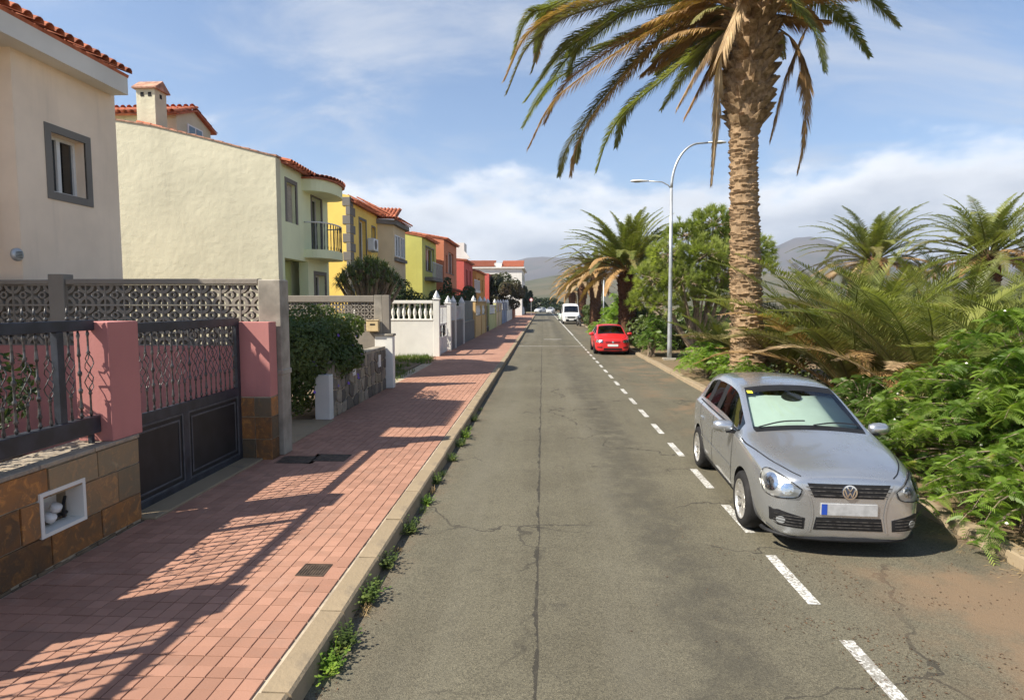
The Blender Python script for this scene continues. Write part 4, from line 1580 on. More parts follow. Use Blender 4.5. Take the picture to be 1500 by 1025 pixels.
FR = {
    'F1': ([(5.1, 16.5, 10.67), (3.24, 16.9, 11.68), (0.36, 17.4, 10.62), (-0.44, 17.5, 10.32), (-0.88, 17.6, 9.28)], 'frond'),
    'F2': ([(5.07, 16.5, 10.42), (3.24, 16.8, 10.78), (1.72, 17.0, 10.4), (0.5, 17.1, 10.07), (-0.43, 17.2, 9.43), (-1.03, 17.2, 8.16)], 'frond_mid'),
    'F3': ([(5.1, 16.6, 10.3), (2.71, 17.5, 10.61), (1.24, 17.8, 9.95), (0.38, 18.0, 9.43), (-0.55, 18.1, 8.24)], 'frond'),
    'F4': ([(5.07, 16.6, 10.14), (3.35, 17.3, 10.5), (1.83, 18.1, 10.45), (0.97, 18.4, 9.73), (0.71, 18.5, 8.94)], 'frond_yellow'),
    'F5': ([(4.99, 16.5, 10.17), (3.91, 16.7, 10.16), (2.89, 16.9, 9.67), (2.18, 17.0, 9.29), (1.2, 17.1, 8.68), (0.22, 17.2, 7.91), (-0.43, 17.3, 6.74)], 'frond_brown'),
    'F6': ([(4.99, 16.5, 10.01), (4.26, 16.7, 9.86), (3.09, 17.0, 9.45), (2.41, 17.2, 8.87), (1.6, 17.4, 7.95), (0.95, 17.5, 6.92), (0.76, 17.5, 6.05)], 'frond_brown'),
    'F7': ([(5.0, 16.5, 9.84), (4.53, 16.5, 9.35), (3.94, 16.7, 9.0), (3.09, 16.9, 8.34), (2.22, 17.1, 7.66), (1.75, 17.3, 6.99), (1.45, 17.4, 6.09)], 'frond'),
    'F8': ([(5.23, 17.0, 10.4), (4.12, 18.3, 10.67), (3.11, 19.1, 10.57), (1.48, 19.7, 10.27)], 'frond'),
    'F9': ([(4.94, 16.6, 9.97), (4.23, 17.1, 9.69), (3.41, 17.5, 9.34), (2.71, 17.9, 8.85)], 'frond_brown'),
    'F10': ([(4.78, 16.3, 9.51), (4.31, 16.1, 9.02), (3.92, 16.1, 8.43), (3.37, 16.2, 7.39)], 'frond_dead'),
    'F11': ([(4.78, 16.3, 9.42), (4.48, 16.2, 8.89), (4.15, 16.4, 8.3), (3.63, 16.5, 7.24)], 'frond_brown'),
    'H1': ([(5.03, 16.1, 10.15), (4.72, 15.5, 9.66), (4.23, 15.2, 8.56), (4.13, 15.15, 7.61), (4.1, 15.2, 6.71), (4.04, 15.25, 5.35)], 'frond_dead'),
    'R1': ([(5.66, 16.4, 9.45), (5.87, 16.2, 9.31), (6.28, 16.1, 8.85), (6.51, 16.1, 8.02), (6.54, 16.1, 6.69), (6.39, 16.1, 5.77)], 'frond_brown'),
    'R2': ([(5.83, 16.7, 10.08), (6.89, 17.0, 9.94), (6.74, 17.1, 9.38), (6.46, 17.1, 8.6), (6.23, 17.1, 7.67), (6.04, 17.1, 6.79)], 'frond_brown'),
    'R3': ([(5.35, 16.3, 10.15), (5.79, 15.7, 9.9), (6.01, 15.4, 9.38), (6.3, 15.1, 8.72), (6.45, 14.9, 7.8)], 'frond'),
    'R4': ([(5.44, 16.6, 10.55), (6.44, 17.0, 10.72), (7.42, 17.3, 10.36), (8.11, 17.5, 9.99), (8.84, 17.7, 9.17)], 'frond'),
    'R5': ([(5.4, 16.5, 10.75), (6.65, 16.3, 11.02), (7.62, 16.2, 10.38), (8.18, 16.1, 9.78), (8.66, 16.0, 9.23)], 'frond'),
    'R6': ([(5.68, 16.5, 9.83), (6.2, 16.3, 9.62), (7.05, 16.1, 9.44)], 'frond_brown'),
}
bo = Vector((5.4, 16.5, .05))
for i, (k, (pts, mt_)) in enumerate(FR.items()):
    hang = k in ('H1', 'R1', 'R2', 'F10', 'F11')
    dead = mt_ in ('frond_brown', 'frond_dead')
    fm_ = frond_mesh([Vector(p) - bo for p in pts], .50 if hang else (.58 if dead else .58), 210, .30 if k in ('R1', 'R2') else .14, .55, .15 if dead else .3, .55 if dead else .42, .025, .04, 100 + i, .42 if hang else (.22 if dead else .06), .0)
    fm_.build('frond', M[mt_], BP, fix=False)
fr_ = random.Random(77)
base_keys = ['F1', 'F2', 'F3', 'F5', 'F6', 'F7', 'F8', 'F9', 'F2', 'F3', 'F5', 'F9', 'F10', 'F1', 'F6']
for i, k in enumerate(base_keys):        # fronds lying between the ones above
    pts = [Vector(p) - bo for p in FR[k][0]]
    n_ = len(pts) - 1
    sh = Vector((fr_.uniform(-.3, .9) * (1 if k[0] == 'F' else -1), fr_.uniform(.0, 2.2), fr_.uniform(.25, 1.1)))
    pts = [p + sh * (q / n_) ** 1.2 for q, p in enumerate(pts)]
    mt_ = ('frond', 'frond_mid', 'frond', 'frond_brown', 'frond_mid')[i % 5]
    frond_mesh(pts, .56, 190, .14, .5, .28, .45, .025, .04, 900 + i, .08).build('frond', M[mt_], BP, fix=False)
for i in range(16):                      # ragged brown leaf stumps under the crown
    az = math.pi + fr_.uniform(-1.6, .5)
    base = Vector((-.1 + .55 * math.cos(az), .55 * math.sin(az), 9.2 + .9 * fr_.random()))
    pts = arc_pts(base, az, R(fr_.uniform(-10, 30)), fr_.uniform(1.0, 2.3), fr_.uniform(.8, 1.9), 4)
    frond_mesh(pts, .45, 44, .25, .6, .1, .5, .04, .045, 950 + i, .3).build('frond', M['frond_brown' if i % 4 else 'frond_dead'], BP, fix=False)
for i in range(46):            # the rest of the crown, mostly above the frame
    az = i * 2.39996 + fr_.uniform(-.2, .2)
    el = R(82) - (i / 46) ** .8 * R(72) + fr_.uniform(-.1, .1)
    if math.cos(az) < -.2 and el < R(30):
        el += R(28)
    if math.cos(az) > -.2 and el < R(48):
        el = R(48) + fr_.random() * .4
    if 3.0 < az % 6.2832 < 4.7:
        az += 1.9
    if math.sin(az) < -.3 and el < R(35):
        el += R(20)
    base = Vector((-.1 + .35 * math.cos(az), .35 * math.sin(az), 10.3 + .5 * math.sin(el)))
    pts = arc_pts(base, az, el, fr_.uniform(4.0, 5.2), fr_.uniform(1.3, 1.9))
    frond_mesh(pts, .56, 110, .14, .45, .3, .55, .034, .04, 300 + i, .06).build('frond', M['frond' if i < 34 else 'frond_mid'], BP, fix=False)
for i in range(30):            # brown stubs and short leaves in the heart of the crown
    az = i * 2.39996
    base = Vector((-.1 + .45 * math.cos(az), .45 * math.sin(az), 9.7 + .25 * fr_.random()))
    pts = arc_pts(base, az, R(fr_.uniform(0, 45)), fr_.uniform(1.2, 2.6), fr_.uniform(.6, 1.6), 4)
    frond_mesh(pts, .42, 40, .3, .5, .2, .7, .045, .045, 500 + i, .2).build('frond', M['frond_brown' if i % 3 else 'frond_mid'], BP, fix=False)


def palm(label, loc, th, tr_, fl, n, seed, leaf=.38, dead=.28, trunkmat='ptrunk2', group=None, droop=(1.1, 1.8), res=44, elmin=-25, w=.035, sag=.4, vee=.32):
    rr = random.Random(seed)
    t = thing('palm_tree', label, 'palm', loc, 0, group)
    if th > .3:
        tab = [(0, tr_ * 1.1, 0), (th * .6, tr_, 0), (th * .85, tr_ * 1.25, 0), (th, tr_ * .9, 0), (th + .3, tr_ * .4, 0)]
        pr = [(k * (th + .3) / 24,) + tuple(interp(tab, k * (th + .3) / 24)) for k in range(25)]
        m = MB()
        trunk_rings(m, pr, 0, 0, 18, .03, seed)
        tr0 = m.build('trunk', M[trunkmat], t, smooth=True, fix=False)
        m = MB()
        scale_wedges(m, tab, .1, th, .16, 12, tr_ * .6, .16, .07, 0, 0, rr, .5)
        stuff(m.build('leaf_bases', M[trunkmat], tr0, fix=False))
    for i in range(n):
        q = i / n
        az = i * 2.39996 + rr.uniform(-.25, .25)
        el = R(84) - q ** .85 * R(84 - elmin) + rr.uniform(-.12, .12)
        L = fl * rr.uniform(.85, 1.1) * (1 if q > .15 else .8)
        base = Vector((tr_ * .5 * math.cos(az), tr_ * .5 * math.sin(az), th + .12 * math.sin(el)))
        pts = arc_pts(base, az, el, L, rr.uniform(*droop))
        mk = 'frond'
        if q > 1 - dead:
            mk = 'frond_brown' if rr.random() < .55 else 'frond_dead'
        elif q > 1 - dead * 1.9:
            mk = 'frond_mid'
        frond_mesh(pts, leaf, res, .14, sag, vee, .6, w, .03, seed * 100 + i, .25 if q > 1 - dead else .08, .0).build('frond', M[mk], t, fix=False)
    return t


palm('palm with green upright fronds and brown skirt behind the red car', (4.95, 36.5, .1), 4.3, .47, 4.6, 92, 1, .58, .2, res=96, w=.045, droop=(.9, 1.6), elmin=2)
palm('shorter brown skirted palm beside the parked white van', (5.1, 60, .1), 4.8, .5, 4.4, 60, 2, .6, .45, res=60, w=.065, elmin=0)
palm('brown skirted palm in the row beyond the white van', (5.2, 82, .1), 4.6, .5, 4.4, 46, 3, .6, .45, res=44, w=.08, elmin=0)
palm('small hazy palm near the bend of the street', (4.9, 104, .1), 4.2, .5, 4.4, 34, 4, .6, .45, res=30, w=.12, elmin=-10)
palm('round crowned palm rising over the thicket nearer the tall palm trunk', (16.3, 31.5, .05), 4.5, .42, 3.7, 62, 5, .50, .22, res=80, w=.034, droop=(.9, 1.7), elmin=-12)
palm('round crowned palm rising over the thicket above the feathery shrub', (19.0, 27.5, .05), 4.4, .42, 3.8, 62, 6, .50, .22, res=80, w=.034, droop=(.9, 1.7), elmin=-12)
for i, (x, y, z, fl, n, lab) in enumerate((
        (6.95, 13.8, .1, 2.8, 32, 'young palm sprouting from the ground behind the silver car roof'),
        (7.1, 11.4, .1, 3.0, 34, 'young palm with brown dead leaves behind the silver car bonnet'),
        (6.4, 16.8, .1, 2.7, 22, 'young palm arching right of the tall palm trunk base'),
        (8.9, 13.6, .1, 3.2, 26, 'young palm with long arching leaves above the feathery shrub'),
        (8.6, 17.0, .1, 3.2, 24, 'young palm in the middle of the thicket below the round crowned palms'),
        (11.0, 16.0, .1, 3.2, 24, 'young palm at the far right of the thicket'),
        (6.2, 21.2, .1, 1.9, 16, 'young palm left of the tall palm trunk by the pale tree'),
        (7.4, 15.2, .1, 3.8, 30, 'tall young palm with upright leaves right of the tall palm trunk'),
        (9.9, 19.0, .1, 3.8, 28, 'tall young palm under the crown nearer the tall palm'),
        (12.4, 17.0, .1, 3.8, 28, 'tall young palm under the crown above the feathery shrub'),
        (9.4, 10.6, .1, 3.4, 28, 'yellowish young palm drooping over the feathery shrub'),
        (7.6, 9.4, .1, 2.4, 22, 'short young palm between silver car and feathery shrub'))):
    palm(lab, (x, y, z), 0.12, .22, fl * 1.22, n, 20 + i, .56, .20, group='young palms in the thicket', droop=(.8, 1.9), res=104, elmin=42, w=.022, sag=.2, vee=.5)


# --- shrubs
def bipinnate(m, p, d, size, rr):
    """feathery leaf: short strips in two ranks along a drooping midrib"""
    d = d.normalized()
    S = d.cross(UP)
    if S.length < .2:
        S = Vector((1, 0, 0))
    S.normalize()
    S = Matrix.Rotation(rr.uniform(-.9, .9), 3, d) @ S
    dr = rr.uniform(.2, .75)
    n = 9
    for i in range(1, n + 1):
        t = i / n
        c = p + d * size * t - UP * size * dr * t * t
        for sd in (-1, 1):
            l = size * .42 * (1 - .25 * abs(t - .5)) * rr.uniform(.8, 1.15)
            q = (S * sd + d * .45 - UP * (.25 + .35 * t)).normalized()
            w = d * size * .040
            e = c + q * l
            o = len(m.v)
            m.v += [tuple(c - w), tuple(c + w), tuple(e + w * .6), tuple(e - w * .6)]
            m.f.append((o, o + 1, o + 2, o + 3))


def feathery(name, label, base, spread, height, nbr, seed, size=.2, mat='leuc', group=None, lean=(0, 0), flowers=0, step=.055):
    rr = random.Random(seed)
    t = thing(name, label, 'shrub', base, 0, group)
    st, fo, fl = MB(), MB(), MB()
    for b in range(nbr):
        az = rr.uniform(0, 2 * math.pi)
        k = math.sqrt(rr.random())
        tgt = Vector((math.cos(az) * spread[0] * k + lean[0], math.sin(az) * spread[1] * k + lean[1], height * (1 - .62 * k * k) * rr.uniform(.45, 1.05)))
        mid = Vector((tgt.x * .35, tgt.y * .35, tgt.z * .75 + .15))
        end = tgt + Vector((math.cos(az) * .25, math.sin(az) * .25, -.22 * rr.random()))
        c = catmull([Vector((rr.uniform(-.15, .15), rr.uniform(-.15, .15), 0)), mid, tgt, end], 24)
        st.tube(c[::4], [.018, .015, .012, .009, .006, .004, .003], 4, False)
        L = sum((c[i + 1] - c[i]).length for i in range(24))
        nl = int(L * .75 / step)
        for i in range(nl):
            u = .28 + .72 * i / nl
            p = c[min(24, int(u * 24))].lerp(c[min(24, int(u * 24) + 1)], (u * 24) % 1)
            a2 = i * 2.4 + rr.uniform(-.6, .6)
            d = Vector((math.cos(a2), math.sin(a2), rr.uniform(-.5, .9)))
            bipinnate(fo, p, d, size * rr.uniform(.7, 1.2), rr)
        if flowers and rr.random() < flowers:
            fl.lathe([(.001, -.018), (.018, 0), (.001, .018)], 6, tuple(tgt + Vector((rr.uniform(-.1, .1), rr.uniform(-.1, .1), .03))))
    st.build('stem', M['bark'], t, fix=False)
    stuff(fo.build('foliage', M[mat], t, fix=False))
    if fl.f:
        stuff(fl.build('blossom', M['petalwhite'], t))
    return t


feathery('feathery_shrub', 'bright green feathery shrub overhanging the kerb beside the silver car', (6.2, 8.1, .08), (1.75, 1.7), 2.35, 230, 1, .15, 'leuc', None, (.15, -.1), .2, step=.042)
feathery('feathery_shrub', 'bright green feathery shrub at the frame edge with dry straw below', (7.6, 7.0, .08), (1.5, 1.5), 2.3, 130, 2, .15, 'leuc', None, step=.042)
feathery('feathery_shrub', 'low feathery shrub brushing the kerb by the silver car front wing', (5.3, 6.65, .06), (.95, 1.0), 1.15, 100, 3, .13, 'leuc', None, (-.05, 0), .05, step=.042)
feathery('feathery_shrub', 'dark feathery shrub between the silver car and the young palms', (5.45, 10.6, .06), (.8, 1.9), 1.2, 90, 4, .15, 'leuc_dark')
feathery('feathery_shrub', 'low feathery shrub at the foot of the tall palm', (5.05, 15.2, .06), (.6, 2.3), 1.05, 100, 5, .14, 'leuc', None, (.05, 0))
feathery('feathery_shrub', 'bright low shrub between the lamp post and the tall palm', (5.45, 20.4, .06), (.85, 2.0), 1.2, 90, 6, .16, 'leuc')
feathery('feathery_shrub', 'green shrub between the red car and the lamp post', (5.0, 28.6, .06), (.75, 1.6), 1.9, 60, 7, .22, 'leuc_dark', None, (.2, 0), step=.08)
feathery('feathery_shrub', 'low green shrub by the kerb ahead of the white van', (4.6, 48.5, .06), (.9, 2.2), 1.2, 46, 8, .28, 'leuc', step=.11)
feathery('feathery_shrub', 'tall feathery shrub behind the signless pole', (5.4, 46, .06), (.9, 2.5), 3.2, 50, 9, .32, 'leuc', step=.12)


def leafball(m, centres, n, size, rr, flat=.6):
    for _ in range(n):
        c, r = centres[rr.randrange(len(centres))]
        while True:
            v = Vector((rr.uniform(-1, 1), rr.uniform(-1, 1), rr.uniform(-1, 1)))
            if .2 < v.length < 1:
                break
        v = v.normalized() * (v.length ** .35)
        p = Vector(c) + Vector((v.x * r[0], v.y * r[1], v.z * r[2]))
        nrm = (v + Vector((rr.uniform(-1, 1), rr.uniform(-1, 1), rr.uniform(-.3, 1))) * flat).normalized()
        a = nrm.orthogonal().normalized()
        a = Matrix.Rotation(rr.uniform(0, 6.28), 3, nrm) @ a
        b = nrm.cross(a)
        s = size * rr.uniform(.6, 1.3)
        o = len(m.v)
        m.v += [tuple(p - a * s), tuple(p + b * s * .55 + nrm * s * .15), tuple(p + a * s - nrm * s * .2), tuple(p - b * s * .55 + nrm * s * .15)]
        m.f.append((o, o + 1, o + 2, o + 3))


def lumps(centre, rad, n, rr, k=.45):
    out = [(centre, tuple(r * .72 for r in rad))]
    for _ in range(n):
        v = Vector((rr.gauss(0, 1), rr.gauss(0, 1), rr.gauss(0, 1))).normalized() * .72
        out.append(((centre[0] + v.x * rad[0], centre[1] + v.y * rad[1], centre[2] + v.z * rad[2]), tuple(r * k * rr.uniform(.6, 1.15) for r in rad)))
    return out


def bush(name, label, cat, loc, rad, zc, n, size, mat, seed, nl=12, trunk=True, tmat='bark_dark', group=None, k=.45):
    rr = random.Random(seed)
    t = thing(name, label, cat, loc, 0, group)
    cs = lumps((0, 0, zc), rad, nl, rr, k)
    m = MB()
    leafball(m, cs, n, size, rr)
    stuff(m.build('crown' if cat == 'tree' else 'foliage', M[mat], t, fix=False))
    if trunk:
        m = MB()
        for c, r in cs[:8]:
            m.tube(catmull([Vector((rr.uniform(-.06, .06), rr.uniform(-.06, .06), 0)), Vector((c[0] * .3, c[1] * .3, zc * .5)), Vector(c)], 6), [.07, .06, .05, .04, .03, .02, .015], 6)
        m.build('trunk' if cat == 'tree' else 'stem', M[tmat], t, fix=False)
    return t, cs


hedge, hcs = bush('flowering_hedge', 'dense dark hedge with purple flowers spilling over the rubble wall', 'hedge', (-4.95, 13.6, .1), (.85, 2.15, .95), 1.45, 13000, .05, 'ivy', 41, 26, k=.42)
rr = random.Random(9)
fl = MB()
for _ in range(16):
    y = rr.uniform(-1.7, 1.7)
    z = rr.uniform(.5, 2.0)
    x = .72 * math.sqrt(max(.05, 1 - (y / 2) ** 2)) * rr.uniform(.85, 1.05)
    d = Vector((.8, -.5 + .2 * rr.random(), .3)).normalized()
    a = d.orthogonal().normalized()
    b = d.cross(a)
    c = Vector((x, y, z))
    ring = [tuple(c + (a * math.cos(w) + b * math.sin(w)) * .035 + d * .02) for w in [k * math.pi / 4 for k in range(8)]]
    fl.add([tuple(c)] + ring, [(0, 1 + k, 1 + (k + 1) % 8) for k in range(8)])
fl.build('blossom', M['petal'], hedge, fix=False)
lower = MB()
leafball(lower, [((-.15, -1.5, .95), (.55, .6, .85)), ((-.2, -.9, .8), (.5, .6, .75)), ((.1, -1.7, 1.2), (.4, .45, .6)), ((.3, -.6, 1.25), (.45, .7, .45)), ((.1, 0.4, 1.2), (.6, 1.0, .6)), ((.25, -1.0, 1.3), (.5, .7, .5))], 6500, .05, rr)
stuff(lower.build('foliage', M['ivy'], hedge, fix=False))
bush('garden_shrub', 'thin leggy shrub behind the iron railing in the pink forecourt', 'shrub', (-5.2, 4.75, .1), (.38, 1.35, .8), 1.4, 1500, .045, 'hedge', 42, 12)
bush('garden_shrub', 'dark garden hedge behind the white balustrade under the olive house', 'shrub', (-6.9, 30.4, .1), (1.1, 1.7, 1.3), 2.05, 2800, .09, 'hedge', 43, 10)
bush('garden_shrub', 'dark leafy shrub in front of the burnt orange house', 'shrub', (-6.0, 37.6, .1), (.9, 2.0, 1.4), 2.4, 2600, .10, 'hedge', 44, 10)
bush('garden_shrub', 'light green shrub behind the grey stone wall railing', 'shrub', (-5.5, 33.6, .1), (.6, 1.6, 1.0), 2.1, 1500, .09, 'ivy', 45, 8)
bush('garden_shrub', 'broad dark shrub in front of the bright red house', 'shrub', (-5.75, 47, .1), (.8, 2.6, 1.3), 2.5, 2400, .12, 'hedge', 46, 9)
bush('garden_tree', 'broad dark tree with reddish underside before the tall white building', 'tree', (-5.6, 88, .1), (3.1, 4.5, 2.6), 4.0, 7000, .22, 'redbush', 47, 18)
bush('garden_tree', 'small dark tree at the far end of the pavement', 'tree', (-3.6, 128, .1), (1.6, 3, 2.6), 3.4, 2200, .28, 'hedge', 48, 8)
bush('roadside_bush', 'hazy bush closing the bend of the street', 'bush', (-2.5, 190, .0), (9, 6, 2.6), 2.0, 4000, .45, 'hedge', 49, 14)
bush('roadside_bush', 'green bush under the palms beyond the white van', 'bush', (5.6, 66, .0), (1.3, 9, 1.5), 1.3, 4200, .16, 'ivy', 50, 14)
bush('roadside_bush', 'green bush at the foot of the palm behind the red car', 'bush', (5.9, 39, .0), (1.0, 3.0, 1.3), 1.2, 3600, .12, 'ivy', 51, 12)
bush('roadside_bush', 'dark bush filling the thicket behind the young palms', 'bush', (8.4, 14.8, .0), (2.6, 3.0, .9), .7, 9000, .05, 'ivy', 52, 18)
bush('roadside_bush', 'dark bush deep in the thicket below the round crowned palms', 'bush', (13.5, 21.0, .0), (4.6, 4.0, 1.5), 1.0, 11000, .06, 'ivy', 53, 18)
bush('roadside_bush', 'dark leafy bush behind the feathery shrub', 'bush', (7.4, 10.2, .0), (1.6, 1.8, .9), .75, 6000, .05, 'ivy', 54, 14)
bush('roadside_bush', 'scrubby bush behind the pale barked tree', 'bush', (9.5, 33, .0), (5.0, 3.0, 1.4), .9, 6000, .13, 'ivy', 55, 16)

# --- pale barked tree with needle tufts, behind the lamp post
def tuft(m, p, d, size, rr, n=26):
    d = d.normalized()
    a = d.orthogonal().normalized()
    b = d.cross(a)
    for k in range(n):
        w = rr.uniform(0, 6.283)
        s = rr.uniform(.15, 1.0)
        q = (d * rr.uniform(.2, 1.0) + (a * math.cos(w) + b * math.sin(w)) * s).normalized()
        l = size * rr.uniform(.6, 1.15)
        c = p + d * size * rr.uniform(-.5, .2)
        sd = q.cross(a if abs(q.dot(a)) < .8 else b).normalized() * size * .055
        o = len(m.v)
        m.v += [tuple(c - sd), tuple(c + sd), tuple(c + q * l)]
        m.f.append((o, o + 1, o + 2))


pt = thing('pine_tree', 'bushy tree with pale forked branches and needle tufts beside the lamp post', 'tree', (7.0, 28.2, .05))
rr = random.Random(61)
wood, nee = MB(), MB()
roots = [Vector((0, 0, 0)), Vector((.25, .1, 0)), Vector((-.2, .1, 0))]
lobes = [((-2.1, 0, 3.6), .95), ((-1.4, -.3, 4.6), .9), ((-.5, .2, 5.5), .9), ((.6, 0, 6.0), .95), ((1.6, .3, 5.4), .9), ((2.6, .2, 4.9), .75), ((2.9, 0, 4.1), .6), ((.2, -.6, 4.6), 1.0), ((-.9, -.7, 3.5), .9),
         ((-2.3, .3, 2.6), .75), ((-1.5, -.5, 2.4), .7), ((.9, -.5, 3.7), .9), ((1.7, 0, 3.2), .8), ((-.2, .8, 3.4), .9), ((1.2, .9, 4.8), .9), ((-1.2, .9, 4.0), .9), ((.1, -.4, 2.7), .6), ((1.3, -.6, 2.5), .55)]
for i, (c, r) in enumerate(lobes):
    c = Vector(c)
    s = roots[i % 3]
    mid = Vector((c.x * .45 + rr.uniform(-.2, .2), c.y * .4 + rr.uniform(-.15, .15), c.z * .45))
    wood.tube(catmull([s, mid, c], 10), [.13, .12, .11, .10, .085, .075, .065, .055, .045, .035, .03], 6)
    nt = int(120 * (r / .85) ** 2.2)
    for k in range(nt):
        v = Vector((rr.gauss(0, 1), rr.gauss(0, 1), rr.gauss(.25, .8))).normalized()
        p = c + Vector((v.x * r * 1.05, v.y * r * 1.05, v.z * r * .78)) * rr.uniform(.55, 1.1)
        if k % 5 == 0:
            wood.tube([c, c.lerp(p, .5) + Vector((rr.uniform(-.1, .1), rr.uniform(-.1, .1), -.08)), p], [.03, .018, .008], 4, False)
        tuft(nee, p, v + Vector((0, 0, .5)), .24 * rr.uniform(.75, 1.25), rr, 40)
wood.build('trunk', M['bark'], pt, fix=False)
stuff(nee.build('crown', M['needle'], pt, fix=False))

# --- dragon tree in front of the yellow house
dt = thing('dragon_tree', 'umbrella shaped dragon tree with forked grey trunk before the yellow house', 'tree', (-6.55, 23.0, .1))
wood, lv = MB(), MB()
rr = random.Random(71)
for i in range(46):
    az = i * 2.4
    k = math.sqrt((i + .5) / 46)
    tip = Vector((1.25 * k * math.cos(az), 1.25 * k * math.sin(az), 3.95 - .95 * k * k))
    wood.tube(catmull([Vector((0, 0, 0)), Vector((tip.x * .12, tip.y * .12, 1.7)), Vector((tip.x * .6, tip.y * .6, tip.z - .75)), tip], 8), [.16, .15, .14, .11, .085, .07, .06, .055, .05], 6)
    for j in range(46):
        w = rr.uniform(0, 6.283)
        e = rr.uniform(-.45, 1.4)
        d = Vector((math.cos(w) * math.cos(e), math.sin(w) * math.cos(e), math.sin(e)))
        l = rr.uniform(.35, .55)
        s = d.cross(UP)
        s = s.normalized() * .016 if s.length > .1 else Vector((.016, 0, 0))
        m1 = tip + d * l * .55
        e1_ = tip + d * l - UP * l * .35
        o = len(lv.v)
        lv.v += [tuple(tip - s), tuple(tip + s), tuple(m1 + s), tuple(m1 - s), tuple(e1_)]
        lv.f += [(o, o + 1, o + 2, o + 3), (o + 3, o + 2, o + 4)]
wood.build('trunk', M['bark'], dt, fix=False)
stuff(lv.build('crown', M['dragon'], dt, fix=False))

# --- weeds, grass and litter
def weed(label, loc, s, seed, mat='grass', kind=0):
    rr = random.Random(seed)
    t = MB()
    for k in range(46):
        az = rr.uniform(0, 6.283)
        e = rr.uniform(.3, 1.35)
        d = Vector((math.cos(az) * math.cos(e), math.sin(az) * math.cos(e) * 1.6, math.sin(e)))
        l = s * rr.uniform(.5, 1.2)
        sd = d.cross(UP).normalized() * s * (.05 if kind == 0 else .02)
        b = Vector((rr.uniform(-.3, .3) * s, rr.uniform(-.8, .8) * s, 0))
        m1, e1 = b + d * l * .6, b + d * l - UP * l * .25
        o = len(t.v)
        if kind == 0:
            c = b + d * l
            t.tube([b, c], .0025, 3, False)
            for q in range(4):
                u = .4 + .2 * q
                pp = b + d * l * u
                w = rr.uniform(0, 6.283)
                x = Vector((math.cos(w), math.sin(w), .3)) * s * .22
                y_ = Vector((-math.sin(w), math.cos(w), .1)) * s * .10
                o = len(t.v)
                t.v += [tuple(pp), tuple(pp + x * .5 + y_), tuple(pp + x), tuple(pp + x * .5 - y_)]
                t.f.append((o, o + 1, o + 2, o + 3))
        else:
            t.v += [tuple(b - sd), tuple(b + sd), tuple(m1 + sd * .8), tuple(m1 - sd * .8), tuple(e1)]
            t.f += [(o, o + 1, o + 2, o + 3), (o + 3, o + 2, o + 4)]
    o = t.build('gutter_weed', M[mat], None, fix=False, loc=loc)
    return tag(o, label, 'weed', 'weeds growing along the gutter')


wl_ = [(3.98, .12, 'leuc', 0), (4.22, .13, 'grass', 0), (4.75, .10, 'straw', 1), (4.95, .14, 'grass', 0), (5.2, .13, 'grass', 1), (5.62, .13, 'grass', 0), (6.0, .08, 'straw', 1), (6.5, .13, 'grass', 0), (7.15, .10, 'grass', 1), (7.45, .10, 'leuc', 0), (7.9, .12, 'straw', 1), (8.35, .12, 'grass', 0), (8.75, .12, 'grass', 1), (9.6, .11, 'grass', 0), (10.6, .13, 'grass', 0), (11.3, .15, 'leuc', 0), (12.0, .15, 'grass', 1), (12.9, .13, 'grass', 0), (14.2, .12, 'grass', 1)]
for i, (y, s, mk, kd) in enumerate(wl_):
    kind_ = {('leuc', 0): 'bright leafy weed', ('grass', 0): 'dull green leafy weed', ('grass', 1): 'tuft of green grass', ('straw', 1): 'dried straw coloured weed'}[mk, kd]
    weed(kind_ + ' growing from the gutter under the red pavement kerb', (-1.45 + .02 * math.sin(i), y, .0), s, 800 + i, mk, kd)

gr = MB()
rr = random.Random(15)
for _ in range(5200):
    y = rr.uniform(17.2, 27.0)
    x = -4.75 + rr.uniform(-2.0, .35) * (1 if y < 25 else .8)
    if x > -4.6 and rr.random() < .6:
        continue
    if mnoise.noise(Vector((x * .8, y * .8, 0))) < -.12:
        continue
    h = rr.uniform(.06, .2)
    a = rr.uniform(0, 6.28)
    z = .155 if x < -4.75 else .14
    dx, dy = math.cos(a) * .012, math.sin(a) * .012
    gr.add([(x - dx, y - dy, z), (x + dx, y + dy, z), (x + rr.uniform(-.05, .05), y + rr.uniform(-.05, .05), z + h)], [(0, 1, 2)])
o = stuff(gr.build('grass', M['grass'], None, fix=False))
tag(o, 'green grass growing on the strip before the white balustrade wall', 'grass')
lt = MB()
for _ in range(4200):
    q = rr.random()
    if q < .4:
        x, y = rr.gauss(2.6, .55), abs(rr.gauss(0, 2.2)) + 3.6
    elif q < .7:
        x, y = -1.5 + abs(rr.gauss(0, .09)), rr.uniform(3, 20)
    else:
        x, y = rr.uniform(3.6, 4.5), rr.uniform(3, 26)
    if not (-1.5 < x < 4.5):
        continue
    if x > 0 and mnoise.noise(Vector((x * 1.4, y * 1.4, 3))) < -.05:
        continue
    s = rr.uniform(.004, .015)
    a = rr.uniform(0, 6.28)
    c_, s_ = math.cos(a) * s, math.sin(a) * s
    z = .003 + rr.random() * .003
    lt.add([(x - c_, y - s_, z), (x + s_ * .35, y - c_ * .35, z + .004), (x + c_, y + s_, z), (x - s_ * .35, y + c_ * .35, z + .003)], [(0, 1, 2, 3)])
o = stuff(lt.build('leaf_litter', M['litter'], None, fix=False))
tag(o, 'scattered brown leaf bits lying on the parking lane and in the gutter', 'litter')
stw = MB()
